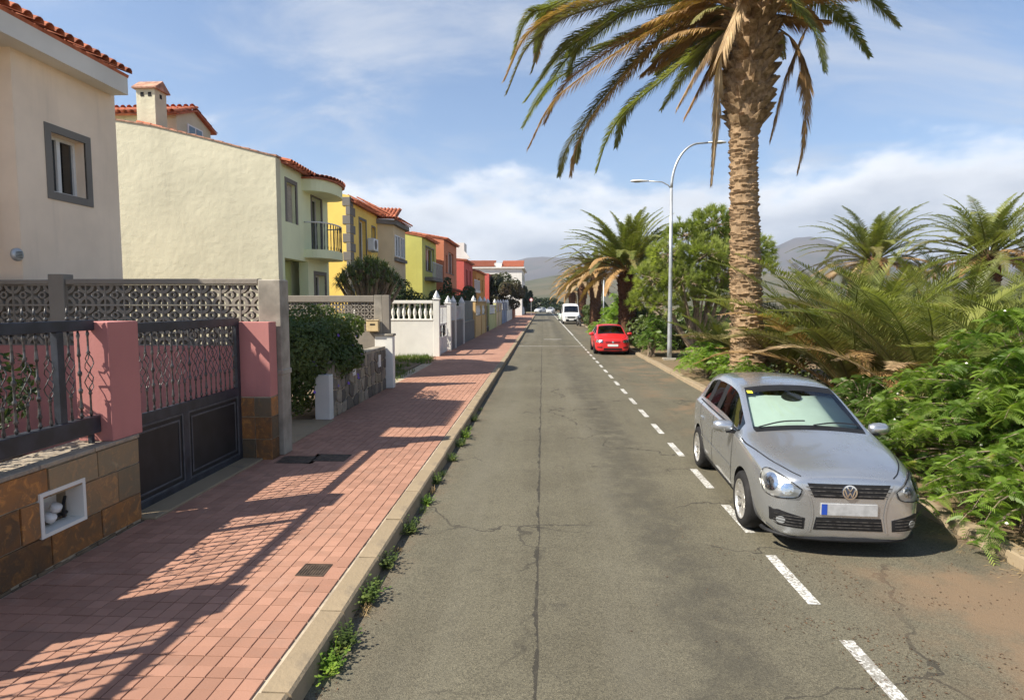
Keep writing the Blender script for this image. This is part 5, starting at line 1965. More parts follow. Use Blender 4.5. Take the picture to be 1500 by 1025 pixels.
for _ in range(1500):
    x, y = rr.uniform(4.1, 5.6), rr.uniform(5.0, 7.2)
    if x < 4.5 - (6.3 - y) * .25 and rr.random() < .85:
        continue
    z = (.006 if x < 4.5 else .135) + rr.random() * .02
    a = rr.gauss(.6, .8)
    l = rr.uniform(.03, .12)
    c_, s_ = math.cos(a) * l, math.sin(a) * l
    stw.add([(x, y, z), (x - s_ * .04, y + c_ * .04, z + .002), (x + c_, y + s_, z + rr.uniform(-.002, .02))], [(0, 1, 2)])
o = stuff(stw.build('dry_straw', M['straw'], None, fix=False))
tag(o, 'dry orange straw caught along the verge kerb', 'straw')

# ------------------------------------------------------------------ vehicles
def shell(stations, tagf, mats, arches, arch_r, arch_y, lv=2):
    """lofted car body; returns one mesh per material index, and a BVH of the whole"""
    m = MB()
    rings = []
    for s in stations:
        x, hw, zb, zm, ysh, zsh, ywb, zwb, ywt, zwt, yre, zre, yrm, zrm, zrc = s
        half = [(0, zb), (.55 * hw, zb), (.90 * hw, zb + .02), (hw * .975, zb + .12), (hw, zm), (hw * .985, zsh - .07), (ysh, zsh), (ywb, zwb), (ywt, zwt), (yre, zre), (yrm, zrm), (0, zrc)]
        full = half + [(-y, z) for y, z in reversed(half[1:-1])]
        rings.append([(x, y, z) for y, z in full])
    K = 22
    idx = []
    for r_ in rings:
        m.v.extend(r_)
    mi = []
    for i in range(len(rings) - 1):
        for j in range(K):
            a, b = i * K + j, i * K + (j + 1) % K
            m.f.append((a, b, b + K, a + K))
            mi.append(tagf(i, j if j < 11 else K - 1 - j))
    m.f.append(tuple(range(K)))
    mi.append(0)
    m.f.append(tuple(reversed(range((len(rings) - 1) * K, len(rings) * K))))
    mi.append(0)
    me = m.mesh('shell_source')
    for q in mats:
        me.materials.append(q)
    me.polygons.foreach_set('material_index', mi)
    bm = bmesh.new()
    bm.from_mesh(me)
    bmesh.ops.recalc_face_normals(bm, faces=bm.faces)
    cl = bm.edges.layers.float.new('crease_edge')
    for e in bm.edges:
        a_, b_ = sorted(v.index for v in e.verts)
        ia, ja, ib, jb = a_ // K, a_ % K, b_ // K, b_ % K
        if ja == jb and ib == ia + 1:
            jj = ja if ja <= 11 else K - ja
            e[cl] = {6: .55, 8: .35, 9: .35, 2: .4}.get(jj, 0)
        elif ia == ib:
            j0_, j1_ = [q if q <= 11 else K - q for q in (ja, jb)]
            if ia == 1 and min(j0_, j1_) >= 7:
                e[cl] = .5
    bm.to_mesh(me)
    bm.free()
    o = bpy.data.objects.new('shell_source', me)
    COL.objects.link(o)
    sub = o.modifiers.new('s', 'SUBSURF')
    sub.levels = sub.render_levels = lv
    cu = MB()
    for ax, az in arches:
        for sd in (-1, 1):
            ya, yb = (arch_y, 1.6) if sd > 0 else (-1.6, -arch_y)
            cu.lathe([(arch_r, ya), (arch_r, yb)], 36, (ax, 0, az), 'y')
    cm = cu.mesh('cutter', fix=True)
    for q in mats:
        cm.materials.append(q)
    cm.polygons.foreach_set('material_index', [1] * len(cm.polygons))
    co = bpy.data.objects.new('cutter', cm)
    COL.objects.link(co)
    bo_ = o.modifiers.new('b', 'BOOLEAN')
    bo_.operation = 'DIFFERENCE'
    bo_.object = co
    bo_.solver = 'EXACT'
    dg = bpy.context.evaluated_depsgraph_get()
    dg.update()
    ev = bpy.data.meshes.new_from_object(o.evaluated_get(dg))
    bpy.data.objects.remove(o)
    bpy.data.objects.remove(co)
    bm = bmesh.new()
    bm.from_mesh(ev)
    bvh = BVHTree.FromBMesh(bm)
    out = {}
    for k in range(len(mats)):
        b2 = bm.copy()
        bmesh.ops.delete(b2, geom=[f for f in b2.faces if f.material_index != k], context='FACES')
        if b2.faces:
            me2 = bpy.data.meshes.new('panel')
            for f in b2.faces:
                f.material_index = 0
                f.smooth = True
            b2.to_mesh(me2)
            me2.materials.clear()
            me2.materials.append(mats[k])
            try:
                me2.set_sharp_from_angle(angle=R(40))
            except Exception:
                pass
            out[k] = me2
        b2.free()
    bm.free()
    return out, bvh


def split_loose(me):
    """separate islands of a mesh"""
    bm = bmesh.new()
    bm.from_mesh(me)
    seen, res = set(), []
    for f in bm.faces:
        if f.index in seen:
            continue
        st, isl = [f], []
        seen.add(f.index)
        while st:
            g_ = st.pop()
            isl.append(g_.index)
            for e in g_.edges:
                for h in e.link_faces:
                    if h.index not in seen:
                        seen.add(h.index)
                        st.append(h)
        res.append(set(isl))
    out = []
    for isl in res:
        b2 = bm.copy()
        b2.faces.ensure_lookup_table()
        bmesh.ops.delete(b2, geom=[f for f in b2.faces if f.index not in isl], context='FACES')
        m2 = bpy.data.meshes.new('piece')
        b2.to_mesh(m2)
        b2.free()
        m2.materials.append(me.materials[0])
        out.append(m2)
    bm.free()
    return out


def patch(bvh, poly, O, U, V, D, off=.004, rings=4, step=.04, skirt=.02):
    """a piece that follows the body surface: 2-D outline (u,v) cast along D"""
    O, U, V, D = Vector(O), Vector(U).normalized(), Vector(V).normalized(), Vector(D).normalized()
    pp = []
    for a, b in zip(poly, poly[1:] + poly[:1]):
        n = max(1, int(math.hypot(b[0] - a[0], b[1] - a[1]) / step))
        pp += [(a[0] + (b[0] - a[0]) * k / n, a[1] + (b[1] - a[1]) * k / n) for k in range(n)]
    c = (sum(p[0] for p in poly) / len(poly), sum(p[1] for p in poly) / len(poly))
    m = MB()

    def cast(u, v, off):
        s = O + U * u + V * v - D * 1.5
        h, n, i, d = bvh.ray_cast(s, D)
        if h is None:
            h, n, i, d = bvh.find_nearest(O + U * u + V * v)
        if n.dot(D) > 0:
            n = -n
        return tuple(h + n * off)
    m.v.append(cast(c[0], c[1], off))
    N = len(pp)
    for r_ in range(1, rings + 1):
        f = r_ / rings
        for p in pp:
            m.v.append(cast(c[0] + (p[0] - c[0]) * f, c[1] + (p[1] - c[1]) * f, off))
    for k in range(N):
        m.f.append((0, 1 + k, 1 + (k + 1) % N))
    for r_ in range(rings - 1):
        for k in range(N):
            m.f.append((1 + r_ * N + k, 1 + (r_ + 1) * N + k, 1 + (r_ + 1) * N + (k + 1) % N, 1 + r_ * N + (k + 1) % N))
    if skirt:
        o = len(m.v)
        for p in pp:
            m.v.append(cast(p[0], p[1], off - skirt))
        for k in range(N):
            m.f.append((1 + (rings - 1) * N + k, o + k, o + (k + 1) % N, 1 + (rings - 1) * N + (k + 1) % N))
    return m


def strip(bvh, line, w, O, U, V, D, off=.003, n=24):
    c = catmull([(p[0], p[1], 0) for p in line], n) if len(line) > 2 else [Vector((line[0][0] + (line[1][0] - line[0][0]) * k / n, line[0][1] + (line[1][1] - line[0][1]) * k / n, 0)) for k in range(n + 1)]
    O, U, V, D = Vector(O), Vector(U), Vector(V), Vector(D)
    m = MB()
    for i, p in enumerate(c):
        T = (c[min(i + 1, n)] - c[max(i - 1, 0)]).normalized()
        q = Vector((-T.y, T.x, 0)) * w / 2
        for e in (p - q, p + q):
            h, nn, ii, dd = bvh.ray_cast(O + U * e.x + V * e.y - D * 1.5, D)
            if h is None:
                h, nn, ii, dd = bvh.find_nearest(O + U * e.x + V * e.y)
            if nn.dot(D) > 0:
                nn = -nn
            m.v.append(tuple(h + nn * off))
    for i in range(n):
        m.f.append((2 * i, 2 * i + 1, 2 * i + 3, 2 * i + 2))
    return m


def circle(cx, cy, r, n=16, ry=None):
    return [(cx + r * math.cos(2 * math.pi * k / n), cy + (ry or r) * math.sin(2 * math.pi * k / n)) for k in range(n)]


def make_wheel_meshes(rt, rr_, w, spokes, rimmat):
    ty = MB().lathe([(rr_ - .005, -w / 2 + .01), (rr_ + .02, -w / 2), (rt - .035, -w / 2), (rt - .01, -w / 2 + .02), (rt, -w / 2 + .05), (rt, w / 2 - .05), (rt - .01, w / 2 - .02), (rt - .035, w / 2), (rr_ + .02, w / 2), (rr_ - .005, w / 2 - .01)], 40, axis='y', cap=False)
    tyre = ty.mesh('tyre', M['rubber'], smooth=True, fix=True)
    rm_ = MB()
    # barrel and lip, face on +y side
    rm_.lathe([(rr_ * .93, -w / 2 + .02), (rr_ * .93, w / 2 - .03), (rr_ * .97, w / 2 - .008), (rr_ + .004, w / 2 - .004), (rr_ + .004, w / 2 - .03)], 40, axis='y', cap=False)
    for k in range(spokes):
        a = 2 * math.pi * k / spokes
        ca, sa = math.cos(a), math.sin(a)
        vs = []
        for r0, wd, y in ((.035, .022, w / 2 - .045), (rr_ * .6, .014, w / 2 - .035), (rr_ * .95, .020, w / 2 - .018)):
            for sgn, yy in ((-1, 0), (1, 0), (1, -.03), (-1, -.03)):
                vs.append((r0 * ca - sgn * wd * sa, y + yy, r0 * sa + sgn * wd * ca))
        rm_.add(vs, [(0, 1, 5, 4), (1, 2, 6, 5), (3, 0, 4, 7), (4, 5, 9, 8), (5, 6, 10, 9), (7, 4, 8, 11), (2, 3, 7, 6), (6, 7, 11, 10)])
    rm_.lathe([(.055, w / 2 - .07), (.055, w / 2 - .04), (.03, w / 2 - .034), (.001, w / 2 - .033)], 16, axis='y', cap=False)
    rim = rm_.mesh('rim', rimmat, smooth=False, fix=True)
    hub = MB().lathe([(.001, w / 2 - .10), (rr_ * .62, w / 2 - .10), (rr_ * .62, w / 2 - .13), (.001, w / 2 - .13)], 24, axis='y', cap=False).mesh('wheel', M['iron'], fix=True)
    return hub, tyre, rim


def add_wheels(t, arches, track, rt, rr_, w=.215, spokes=10, rimmat=None):
    hub, tyre, rim = make_wheel_meshes(rt, rr_, w, spokes, rimmat or M['alloy'])
    for ax, az in arches:
        for sd in (1, -1):
            o = put('wheel', hub, t, (ax, sd * track, rt), (0, 0, 0 if sd > 0 else math.pi))
            put('tyre', tyre, o)
            put('rim', rim, o)


HATCH = [
    # x, hw, zb, zm, ysh,zsh, ywb,zwb, ywt,zwt, yre,zre, yrm,zrm, zrc
    (2.165, .50, .20, .44, .46, .62, .42, .66, .36, .685, .28, .70, .14, .71, .712),
    (2.12, .68, .175, .44, .63, .66, .59, .715, .50, .75, .40, .77, .20, .785, .79),
    (2.02, .775, .17, .45, .725, .70, .675, .76, .58, .795, .46, .815, .23, .83, .835),
    (1.86, .835, .18, .47, .79, .755, .725, .815, .62, .84, .49, .86, .24, .875, .88),
    (1.55, .868, .18, .50, .83, .83, .765, .885, .67, .91, .52, .925, .26, .945, .95),
    (1.25, .878, .18, .52, .845, .875, .79, .935, .71, .96, .57, .98, .28, 1.0, 1.005),
    (1.08, .88, .18, .53, .85, .90, .805, .95, .745, .985, .69, 1.0, .34, 1.03, 1.04),
    (1.00, .88, .18, .53, .85, .905, .81, .955, .74, 1.01, .69, 1.03, .34, 1.065, 1.075),
    (.92, .88, .18, .53, .85, .91, .81, .957, .73, 1.045, .68, 1.07, .34, 1.11, 1.12),
    (.62, .88, .18, .53, .853, .92, .81, .965, .69, 1.185, .645, 1.21, .33, 1.255, 1.265),
    (.32, .88, .18, .53, .855, .93, .81, .97, .645, 1.315, .60, 1.345, .31, 1.385, 1.395),
    (.22, .88, .18, .53, .855, .932, .81, .972, .635, 1.345, .585, 1.385, .30, 1.42, 1.43),
    (.05, .88, .18, .53, .855, .935, .81, .975, .63, 1.37, .57, 1.425, .29, 1.455, 1.462),
    (-.26, .88, .18, .53, .855, .94, .81, .98, .625, 1.385, .56, 1.445, .285, 1.475, 1.482),
    (-.34, .88, .18, .53, .855, .94, .81, .98, .625, 1.385, .56, 1.445, .285, 1.475, 1.482),
    (-.92, .88, .18, .53, .85, .95, .805, .99, .615, 1.375, .55, 1.435, .28, 1.46, 1.467),
    (-.99, .88, .18, .53, .85, .952, .803, .992, .612, 1.37, .548, 1.43, .28, 1.455, 1.462),
    (-1.38, .872, .18, .53, .845, .96, .79, 1.0, .63, 1.30, .54, 1.39, .275, 1.415, 1.42),
    (-1.58, .865, .18, .54, .838, .965, .775, 1.01, .65, 1.22, .55, 1.34, .28, 1.365, 1.37),
    (-1.66, .86, .18, .54, .832, .965, .77, 1.01, .66, 1.18, .57, 1.28, .29, 1.30, 1.305),
    (-1.88, .835, .20, .55, .80, .95, .745, .99, .69, 1.02, .61, 1.04, .31, 1.05, 1.055),
    (-1.97, .80, .22, .55, .76, .86, .71, .90, .65, .915, .57, .925, .29, .93, .935),
    (-2.03, .70, .27, .52, .65, .70, .60, .74, .53, .755, .44, .765, .22, .77, .772),
]


def hatch_tag(i, j):
    # 0 paint 1 dark 2 windscreen 3 side glass 4 rear glass
    if i in (6,) and j in (9, 10):
        return 1
    if i == 10 and j in (9, 10):
        return 1
    if 7 <= i <= 9 and j in (9, 10):
        return 2
    if 8 <= i <= 12 and j == 7:
        return 3
    if i == 13 and j == 7:
        return 1
    if i == 14 and j == 7:
        return 3
    if i == 15 and j == 7:
        return 1
    if i == 16 and j == 7:
        return 3
    if 19 <= i <= 19 and j in (9, 10):
        return 4
    if j in (0, 1) and i >= 2:
        return 1
    return 0


FRONT = dict(O=(2.2, 0, 0), U=(0, 1, 0), V=(0, 0, 1), D=(-1, 0, 0))


def side(sd):
    return dict(O=(0, sd * 1.0, 0), U=(1, 0, 0), V=(0, 0, 1), D=(0, -sd, 0))


def seat_mesh():
    m = MB()
    m.box(-.05, .48, -.25, .25, .30, .48, .05)
    m.add([], [])
    vs = []
    for z, x, hw, th in ((.40, -.05, .25, .12), (.75, -.16, .25, .12), (1.0, -.24, .20, .10)):
        vs += [(x - th, -hw, z), (x + .0, -hw, z), (x + .0, hw, z), (x - th, hw, z)]
    m.add(vs, [(0, 1, 2, 3), (8, 11, 10, 9)] + [(r * 4 + k, r * 4 + (k + 1) % 4, r * 4 + 4 + (k + 1) % 4, r * 4 + 4 + k) for r in (0, 1) for k in range(4)])
    m.box(-.36, -.26, -.13, .13, 1.03, 1.2, .03)
    return m


def scale_tab(tab, kx, kz, kw, dz=None):
    out = []
    for s in tab:
        s = list(s)
        x = s[0]
        for q in range(len(s)):
            if q == 0:
                s[q] = x * kx
            elif q in (2, 3, 5, 7, 9, 11, 13, 14):
                s[q] *= kz
            else:
                s[q] *= kw
        out.append(tuple(s))
    return out


def hatchback(label, loc, rz, paint, tab=HATCH, style='golf', shade=False, detail=True, group=None, glass='carglass', sideglass='cardark', rim='alloy', kx=1, kz=1, kw=1):
    t = thing('parked_car', label, 'car', loc, rz, group)
    tab = scale_tab(tab, kx, kz, kw)
    arches = [(1.29 * kx, .31), (-1.29 * kx, .31)]
    mats = [paint, M['black'], M[glass], M[sideglass], M[sideglass]]
    parts, bvh = shell(tab, hatch_tag, mats, arches, .362, .60, 2)
    put('body', parts[0], t)
    if 1 in parts:
        put('black_trim', parts[1], t)
    put('windscreen', parts[2], t)
    for pc in split_loose(parts[3]):
        put('side_window', pc, t)
    if 4 in parts:
        put('rear_window', parts[4], t)
    add_wheels(t, arches, .775 * kw, .312, .215, .21, 10, M[rim])
    B = lambda name, mb_, mat, par=t: mb_.build(name, M[mat] if isinstance(mat, str) else mat, par, fix=True, smooth=False)
    # front
    for sd in (1, -1):
        O = (1.97 * kx, sd * .63 * kw, .69 * kz)
        fr_ = dict(O=O, U=(-.55, sd * .835, 0), V=(0, 0, 1), D=(-.835, -sd * .55, 0))
        if style == 'golf':
            pol = [(-.21, -.03), (-.17, -.11), (.02, -.13), (.15, -.105), (.205, -.01), (.20, .075), (.13, .10), (0, .075), (-.12, .03)]
            cs = [(.085, -.005, .082), (-.085, -.04, .056)]
        else:
            pol = [(-.20, -.06), (.14, -.065), (.20, -.02), (.16, .06), (-.19, .05)]
            cs = [(.03, 0, .055), (-.12, 0, .05)]
        hl = B('headlight', patch(bvh, pol, **fr_, off=.004), 'alloy')
        if detail:
            for cx, cy, r in cs:
                B('reflector', patch(bvh, circle(cx, cy, r), **fr_, off=.010, rings=2), 'chrome', hl)
                B('bulb', patch(bvh, circle(cx, cy, r * .4, 12), **fr_, off=.016, rings=2), 'lens', hl)
        B('lens', patch(bvh, pol, **fr_, off=.022, skirt=.02), 'lens', hl)
        B('lamp_surround', strip(bvh, pol + [pol[0]], .010, **fr_, off=.010, n=60), 'black', hl)
    if style == 'golf':
        B('grille', patch(bvh, [(-.385, .745), (.385, .745), (.32, .610), (-.32, .610)], **FRONT, off=.004), 'black')
        for k, z in enumerate((.635, .675, .71)):
            B('grille_bar', strip(bvh, [(-.355 - .02 * k, z), (.355 + .02 * k, z)], .009, **FRONT, off=.010), 'iron')
        for sd in (-1, 1):
            B('grille_edge', strip(bvh, [(sd * .43, .745), (sd * .36, .60), (sd * .335, .44), (sd * .36, .27)], .018, **FRONT, off=.006), paint)
        lo = B('lower_grille', patch(bvh, [(-.30, .415), (.30, .415), (.325, .29), (-.325, .29)], **FRONT, off=.004), 'black')
        for z in (.32, .35, .38):
            B('grille_bar', strip(bvh, [(-.30, z), (.30, z)], .008, **FRONT, off=.010), 'iron', lo)
        for sd in (-1, 1):
            it = B('side_intake', patch(bvh, [(sd * .40, .40), (sd * .41, .29), (sd * .63, .30), (sd * .69, .335), (sd * .70, .46), (sd * .63, .46)], **FRONT, off=.004), 'black')
            for z in (.305, .335, .365, .395):
                B('intake_bar', strip(bvh, [(sd * .43, z + .01), (sd * .66, z + .022)], .008, **FRONT, off=.012), 'iron', it)
            B('fog_lamp', patch(bvh, circle(sd * .61, .36, .036), **FRONT, off=.010, rings=2), 'galv', it)
        lp_ = [(1.86, -.81, .20), (1.97, -.765, .195), (2.09, -.60, .19), (2.15, -.3, .188), (2.16, 0, .188), (2.15, .3, .188), (2.09, .60, .19), (1.97, .765, .195), (1.86, .81, .20)]
        lipm = MB().tube(catmull([(x * kx - .015, y * kw * .985, z) for x, y, z in lp_], 40), .020, 8)
        B('lip', lipm, 'black')
        pl = B('number_plate', patch(bvh, [(-.26, .445), (.26, .445), (.26, .555), (-.26, .555)], **FRONT, off=.018, rings=2), 'plate')
        B('plate_band', patch(bvh, [(-.258, .447), (-.205, .447), (-.205, .553), (-.258, .553)], **FRONT, off=.020, rings=2, skirt=0), plain('plate_blue', (.02, .06, .32), .4), pl)
        bd = B('badge', patch(bvh, circle(0, .672, .070, 24), **FRONT, off=.016, rings=2), plain('badge_ground', (.05, .06, .09), .3))
        # ring with a V above a W
        for rr2 in (.062,):
            pts = circle(0, .672, rr2, 28)
            B('badge_ring', strip(bvh, pts + [pts[0]], .013, **FRONT, off=.021, n=56), 'chrome', bd)
        for ln in ([(-.028, .724), (0, .680)], [(.028, .724), (0, .680)], [(-.050, .704), (-.022, .625)], [(-.022, .625), (0, .668)], [(0, .668), (.022, .625)], [(.022, .625), (.050, .704)]):
            B('badge_stroke', strip(bvh, ln, .011, **FRONT, off=.022, n=6), 'chrome', bd)
    else:
        B('grille', patch(bvh, [(-.36, .685 * kz), (.36, .685 * kz), (.33, .60 * kz), (-.33, .60 * kz)], **FRONT, off=.004), 'black')
        B('grille_bar', strip(bvh, [(-.35, .64 * kz), (.35, .64 * kz)], .028, **FRONT, off=.010), paint)
        B('badge', patch(bvh, circle(0, .645 * kz, .05, 16), **FRONT, off=.016, rings=2), 'chrome')
        B('bumper_slot', patch(bvh, [(-.42, .34), (.42, .34), (.45, .25), (-.45, .25)], **FRONT, off=.004), 'black')
        for sd in (-1, 1):
            B('bumper_slot', patch(bvh, [(sd * .50, .40), (sd * .50, .34), (sd * .73, .35), (sd * .74, .40)], **FRONT, off=.004), 'black')
        B('number_plate', patch(bvh, [(-.25, .42), (.25, .42), (.25, .53), (-.25, .53)], **FRONT, off=.016, rings=2), 'whitepaint')
        B('lip', strip(bvh, [(-.76, .22), (0, .2), (.76, .22)], .05, **FRONT, off=.006), 'black')
    # bonnet shut lines and cowl
    TOP = dict(O=(0, 0, 1.6), U=(1, 0, 0), V=(0, 1, 0), D=(0, 0, -1))
    for sd in (-1, 1):
        B('bonnet_gap', strip(bvh, [(2.09 * kx, sd * .43), (1.98 * kx, sd * .52), (1.72 * kx, sd * .64), (1.3 * kx, sd * .735), (1.08 * kx, sd * .75)], .011, **TOP, off=.002), 'black')
    # sides
    for sd in (-1, 1):
        S = side(sd)
        B('door_gap', strip(bvh, [(.80 * kx, .93 * kz), (.79 * kx, .6), (.74 * kx, .30)], .013, **S, off=.002), 'black')
        B('door_gap', strip(bvh, [(-.30 * kx, .96 * kz), (-.31 * kx, .6), (-.33 * kx, .30)], .013, **S, off=.002), 'black')
        B('door_gap', strip(bvh, [(-1.22 * kx, .99 * kz), (-1.12 * kx, .75), (-.97 * kx, .62), (-.90 * kx, .33)], .013, **S, off=.002), 'black')
        B('sill_gap', strip(bvh, [(.74 * kx, .30), (-.90 * kx, .31)], .013, **S, off=.002), 'black')
        B('sill_trim', strip(bvh, [(.90 * kx, .215), (-.90 * kx, .215)], .06, **S, off=.005), 'black')
        B('side_moulding', strip(bvh, [(.78 * kx, .545), (-1.0 * kx, .56)], .022, **S, off=.012), paint)
        B('waist_trim', strip(bvh, [(.86 * kx, .965 * kz), (.2 * kx, .978 * kz), (-1.4 * kx, 1.005 * kz)], .016, **S, off=.008), 'black')
        for hx in (-.18, -1.0):
            B('door_handle', patch(bvh, [(hx * kx - .09, .80), (hx * kx + .09, .80), (hx * kx + .09, .835), (hx * kx - .09, .835)], **S, off=.022, rings=2), paint)
        mr = MB()
        mr.lathe([(.001, -.125), (.055, -.115), (.085, -.06), (.09, .0), (.082, .07), (.055, .115), (.001, .125)], 14, axis='y')
        vs = [(v[0] * (.85 if v[0] > 0 else .35), v[1], v[2] * .85) for v in mr.v]
        mr.v = vs
        mo = mr.build('door_mirror', paint, t, smooth=True, loc=(.74 * kx, sd * .97 * kw, 1.0 * kz), rot=(0, 0, sd * .15))
        MB().box(-.035, .0, -.10, .10, -.055, .055, .01).build('mirror_glass', M['chrome'], mo)
        MB().box(-.02, .05, -.16 if sd > 0 else .03, -.03 if sd > 0 else .16, -.075, -.045).build('mirror_arm', M['black'], mo)
    # wipers
    for y0, y1 in ((-.55, -.02), (.05, .58)):
        m = MB()
        s1 = strip(bvh, [(1.02 * kx, y0), (.96 * kx, (y0 + y1) / 2), (.95 * kx, y1)], .022, **TOP, off=.02)
        s1.build('wiper', M['black'], t)
    # interior
    sm_ = seat_mesh()
    seat_me = sm_.mesh('seat', M['seat'], fix=True)
    for x, y in ((.0, .36), (.0, -.36), (-.85, .36), (-.85, -.36)):
        put('seat', seat_me, t, (x * kx, y * kw, -.02))
    MB().box(.55, .92, -.68 * kw, .68 * kw, .62, .93 * kz, .06).build('dashboard', M['dark'], t)
    MB().box(-1.5 * kx, 1.0 * kx, -.7 * kw, .7 * kw, .22, .30).build('floor_pan', M['dark'], t)
    sw = MB()
    sw.tube([(0, .17 * math.cos(w), .17 * math.sin(w)) for w in [k * math.pi / 10 for k in range(21)]], .014, 6, False)
    sw.build('steering_wheel', M['black'], t, loc=(.42 * kx, .36 * kw, .90), rot=(0, R(-25), 0))
    WS = dict(O=(1.2, 0, 0), U=(0, 1, 0), V=(0, 0, 1), D=(-1, 0, 0))
    B('rear_view_mirror', patch(bvh, circle(0, 1.345 * kz, .12, 16, .035), **WS, off=-.035, rings=2), 'black')
    if shade:
        B('sun_shade', patch(bvh, [(-.62, 1.11), (.62, 1.11), (.52, 1.405), (-.52, 1.405)], **WS, off=-.06, rings=5, skirt=0), plain('shade_cloth', (.50, .545, .51), .55, .06, 3, .3, 5, bdist=.02))
        B('windscreen_sticker', patch(bvh, [(-.51, 1.375), (-.45, 1.375), (-.45, 1.398), (-.51, 1.398)], **WS, off=.004, rings=2, skirt=0), plain('yellow_sticker', (.75, .65, .05), .5))
    return t, bvh


M['plate'] = plain('plate_grey', (.36, .36, .36), .5, .15, 12, 0)
PAINT_SILVER = paintmat('silver_paint', (.50, .515, .53), .78, .25, .9)
PAINT_RED = paintmat('red_car_paint', (.62, .022, .025), .0, .35, .5)
PAINT_WHITE = paintmat('white_car_paint', (.72, .72, .70), .0, .35, .5)
PAINT_MINT = paintmat('pale_green_paint', (.52, .62, .52), .0, .35, .5)
hatchback('silver five door hatchback with a pale shade behind its windscreen', (3.10, 8.10, 0), R(-93.3), PAINT_SILVER, shade=True, kw=.91, kz=1.03, kx=.975)
hatchback('red hatchback parked by the kerb ahead of the lamp post', (3.42, 31.85, 0), R(-91.0), PAINT_RED, style='plain', kx=.98, kz=.965, kw=.985, rim='black')
hatchback('pale green car parked behind the white van', (3.1, 88.5, 0), R(-90), PAINT_MINT, style='plain', kx=1.0, kz=1.0, kw=.97, detail=False)
hatchback('white car at the bend facing the street', (1.9, 152, 0), R(-100), PAINT_WHITE, style='plain', detail=False)
hatchback('white car parked second from the bend', (-.6, 165, 0), R(-120), PAINT_WHITE, style='plain', detail=False, kz=.95)

VAN = [
    (2.50, .55, .32, .55, .52, .72, .50, .78, .45, .80, .36, .81, .18, .815, .82),
    (2.46, .78, .27, .56, .74, .80, .70, .88, .62, .92, .48, .94, .24, .95, .955),
    (2.30, .90, .25, .58, .86, .92, .82, 1.0, .74, 1.04, .58, 1.06, .3, 1.075, 1.08),
    (2.00, .965, .25, .6, .93, 1.02, .90, 1.10, .84, 1.15, .68, 1.18, .34, 1.2, 1.205),
    (1.78, .98, .25, .6, .95, 1.06, .92, 1.15, .86, 1.22, .80, 1.25, .4, 1.28, 1.285),
    (1.70, .98, .25, .6, .95, 1.07, .92, 1.16, .86, 1.28, .80, 1.32, .4, 1.35, 1.355),
    (1.40, .98, .25, .6, .955, 1.08, .93, 1.17, .84, 1.65, .78, 1.72, .39, 1.76, 1.765),
    (1.22, .98, .25, .6, .955, 1.08, .93, 1.17, .83, 1.88, .76, 1.96, .38, 2.0, 2.005),
    (1.10, .98, .25, .6, .955, 1.08, .93, 1.17, .83, 1.95, .75, 2.06, .37, 2.10, 2.105),
    (.90, .98, .25, .6, .955, 1.08, .93, 1.17, .84, 2.0, .74, 2.16, .37, 2.2, 2.205),
    (.20, .98, .25, .6, .955, 1.08, .935, 1.17, .86, 2.02, .76, 2.2, .37, 2.24, 2.245),
    (.0, .98, .25, .6, .955, 1.08, .935, 1.17, .86, 2.02, .76, 2.2, .37, 2.24, 2.245),
    (-2.0, .98, .25, .6, .955, 1.08, .935, 1.17, .86, 2.02, .76, 2.2, .37, 2.24, 2.245),
    (-2.60, .97, .27, .6, .945, 1.08, .925, 1.17, .85, 2.0, .74, 2.18, .37, 2.22, 2.225),
    (-2.68, .90, .32, .6, .88, 1.08, .86, 1.17, .78, 1.95, .70, 2.1, .35, 2.14, 2.145),
]


def van_tag(i, j):
    if 5 <= i <= 6 and j in (9, 10):
        return 2
    if i in (4,) and j in (9, 10):
        return 1
    if 6 <= i <= 9 and j == 7:
        return 3
    if j in (0, 1):
        return 1
    return 0


vt = thing('parked_van', 'white panel van parked behind the dark motorcycle', 'van', (3.4, 76.0, 0), R(-90))
vt.scale = (1.1, 1.1, 1.1)
va = [(1.62, .33), (-1.62, .33)]
parts, bvh = shell(VAN, van_tag, [PAINT_WHITE, M['black'], M['cardark'], M['cardark']], va, .39, .68, 2)
put('body', parts[0], vt)
put('black_trim', parts[1], vt)
put('windscreen', parts[2], vt)
for pc in split_loose(parts[3]):
    put('side_window', pc, vt)
add_wheels(vt, va, .86, .335, .21, .22, 8, M['galv'])
VF = dict(O=(2.6, 0, 0), U=(0, 1, 0), V=(0, 0, 1), D=(-1, 0, 0))
patch(bvh, [(-.45, .84), (.45, .84), (.42, .66), (-.42, .66)], **VF).build('grille', M['black'], vt)
patch(bvh, [(-.75, .55), (.75, .55), (.78, .34), (-.78, .34)], **VF).build('bumper', M['black'], vt)
patch(bvh, [(-.26, .42), (.26, .42), (.26, .53), (-.26, .53)], **VF, off=.02).build('number_plate', M['whitepaint'], vt)
for sd in (-1, 1):
    patch(bvh, [(sd * .52, .70), (sd * .80, .74), (sd * .82, .90), (sd * .56, .86)], **VF, off=.006).build('headlight', M['galv'], vt)
    MB().box(-.06, .08, -.11, .11, -.18, .14, .03).build('door_mirror', M['black'], vt, loc=(1.45, sd * 1.12, 1.35))
    strip(bvh, [(1.35, 1.1), (1.34, .4)], .012, **side(sd), off=.003).build('door_gap', M['black'], vt)
    strip(bvh, [(.1, 2.0), (.1, .4)], .012, **side(sd), off=.003).build('door_gap', M['black'], vt)
MB().box(-.3, 1.9, -.8, .8, .3, .4).build('floor_pan', M['dark'], vt)
for y in (.45, -.45):
    o = put('seat', seat_mesh().mesh('seat', M['seat'], fix=True), vt, (.75, y, .45))

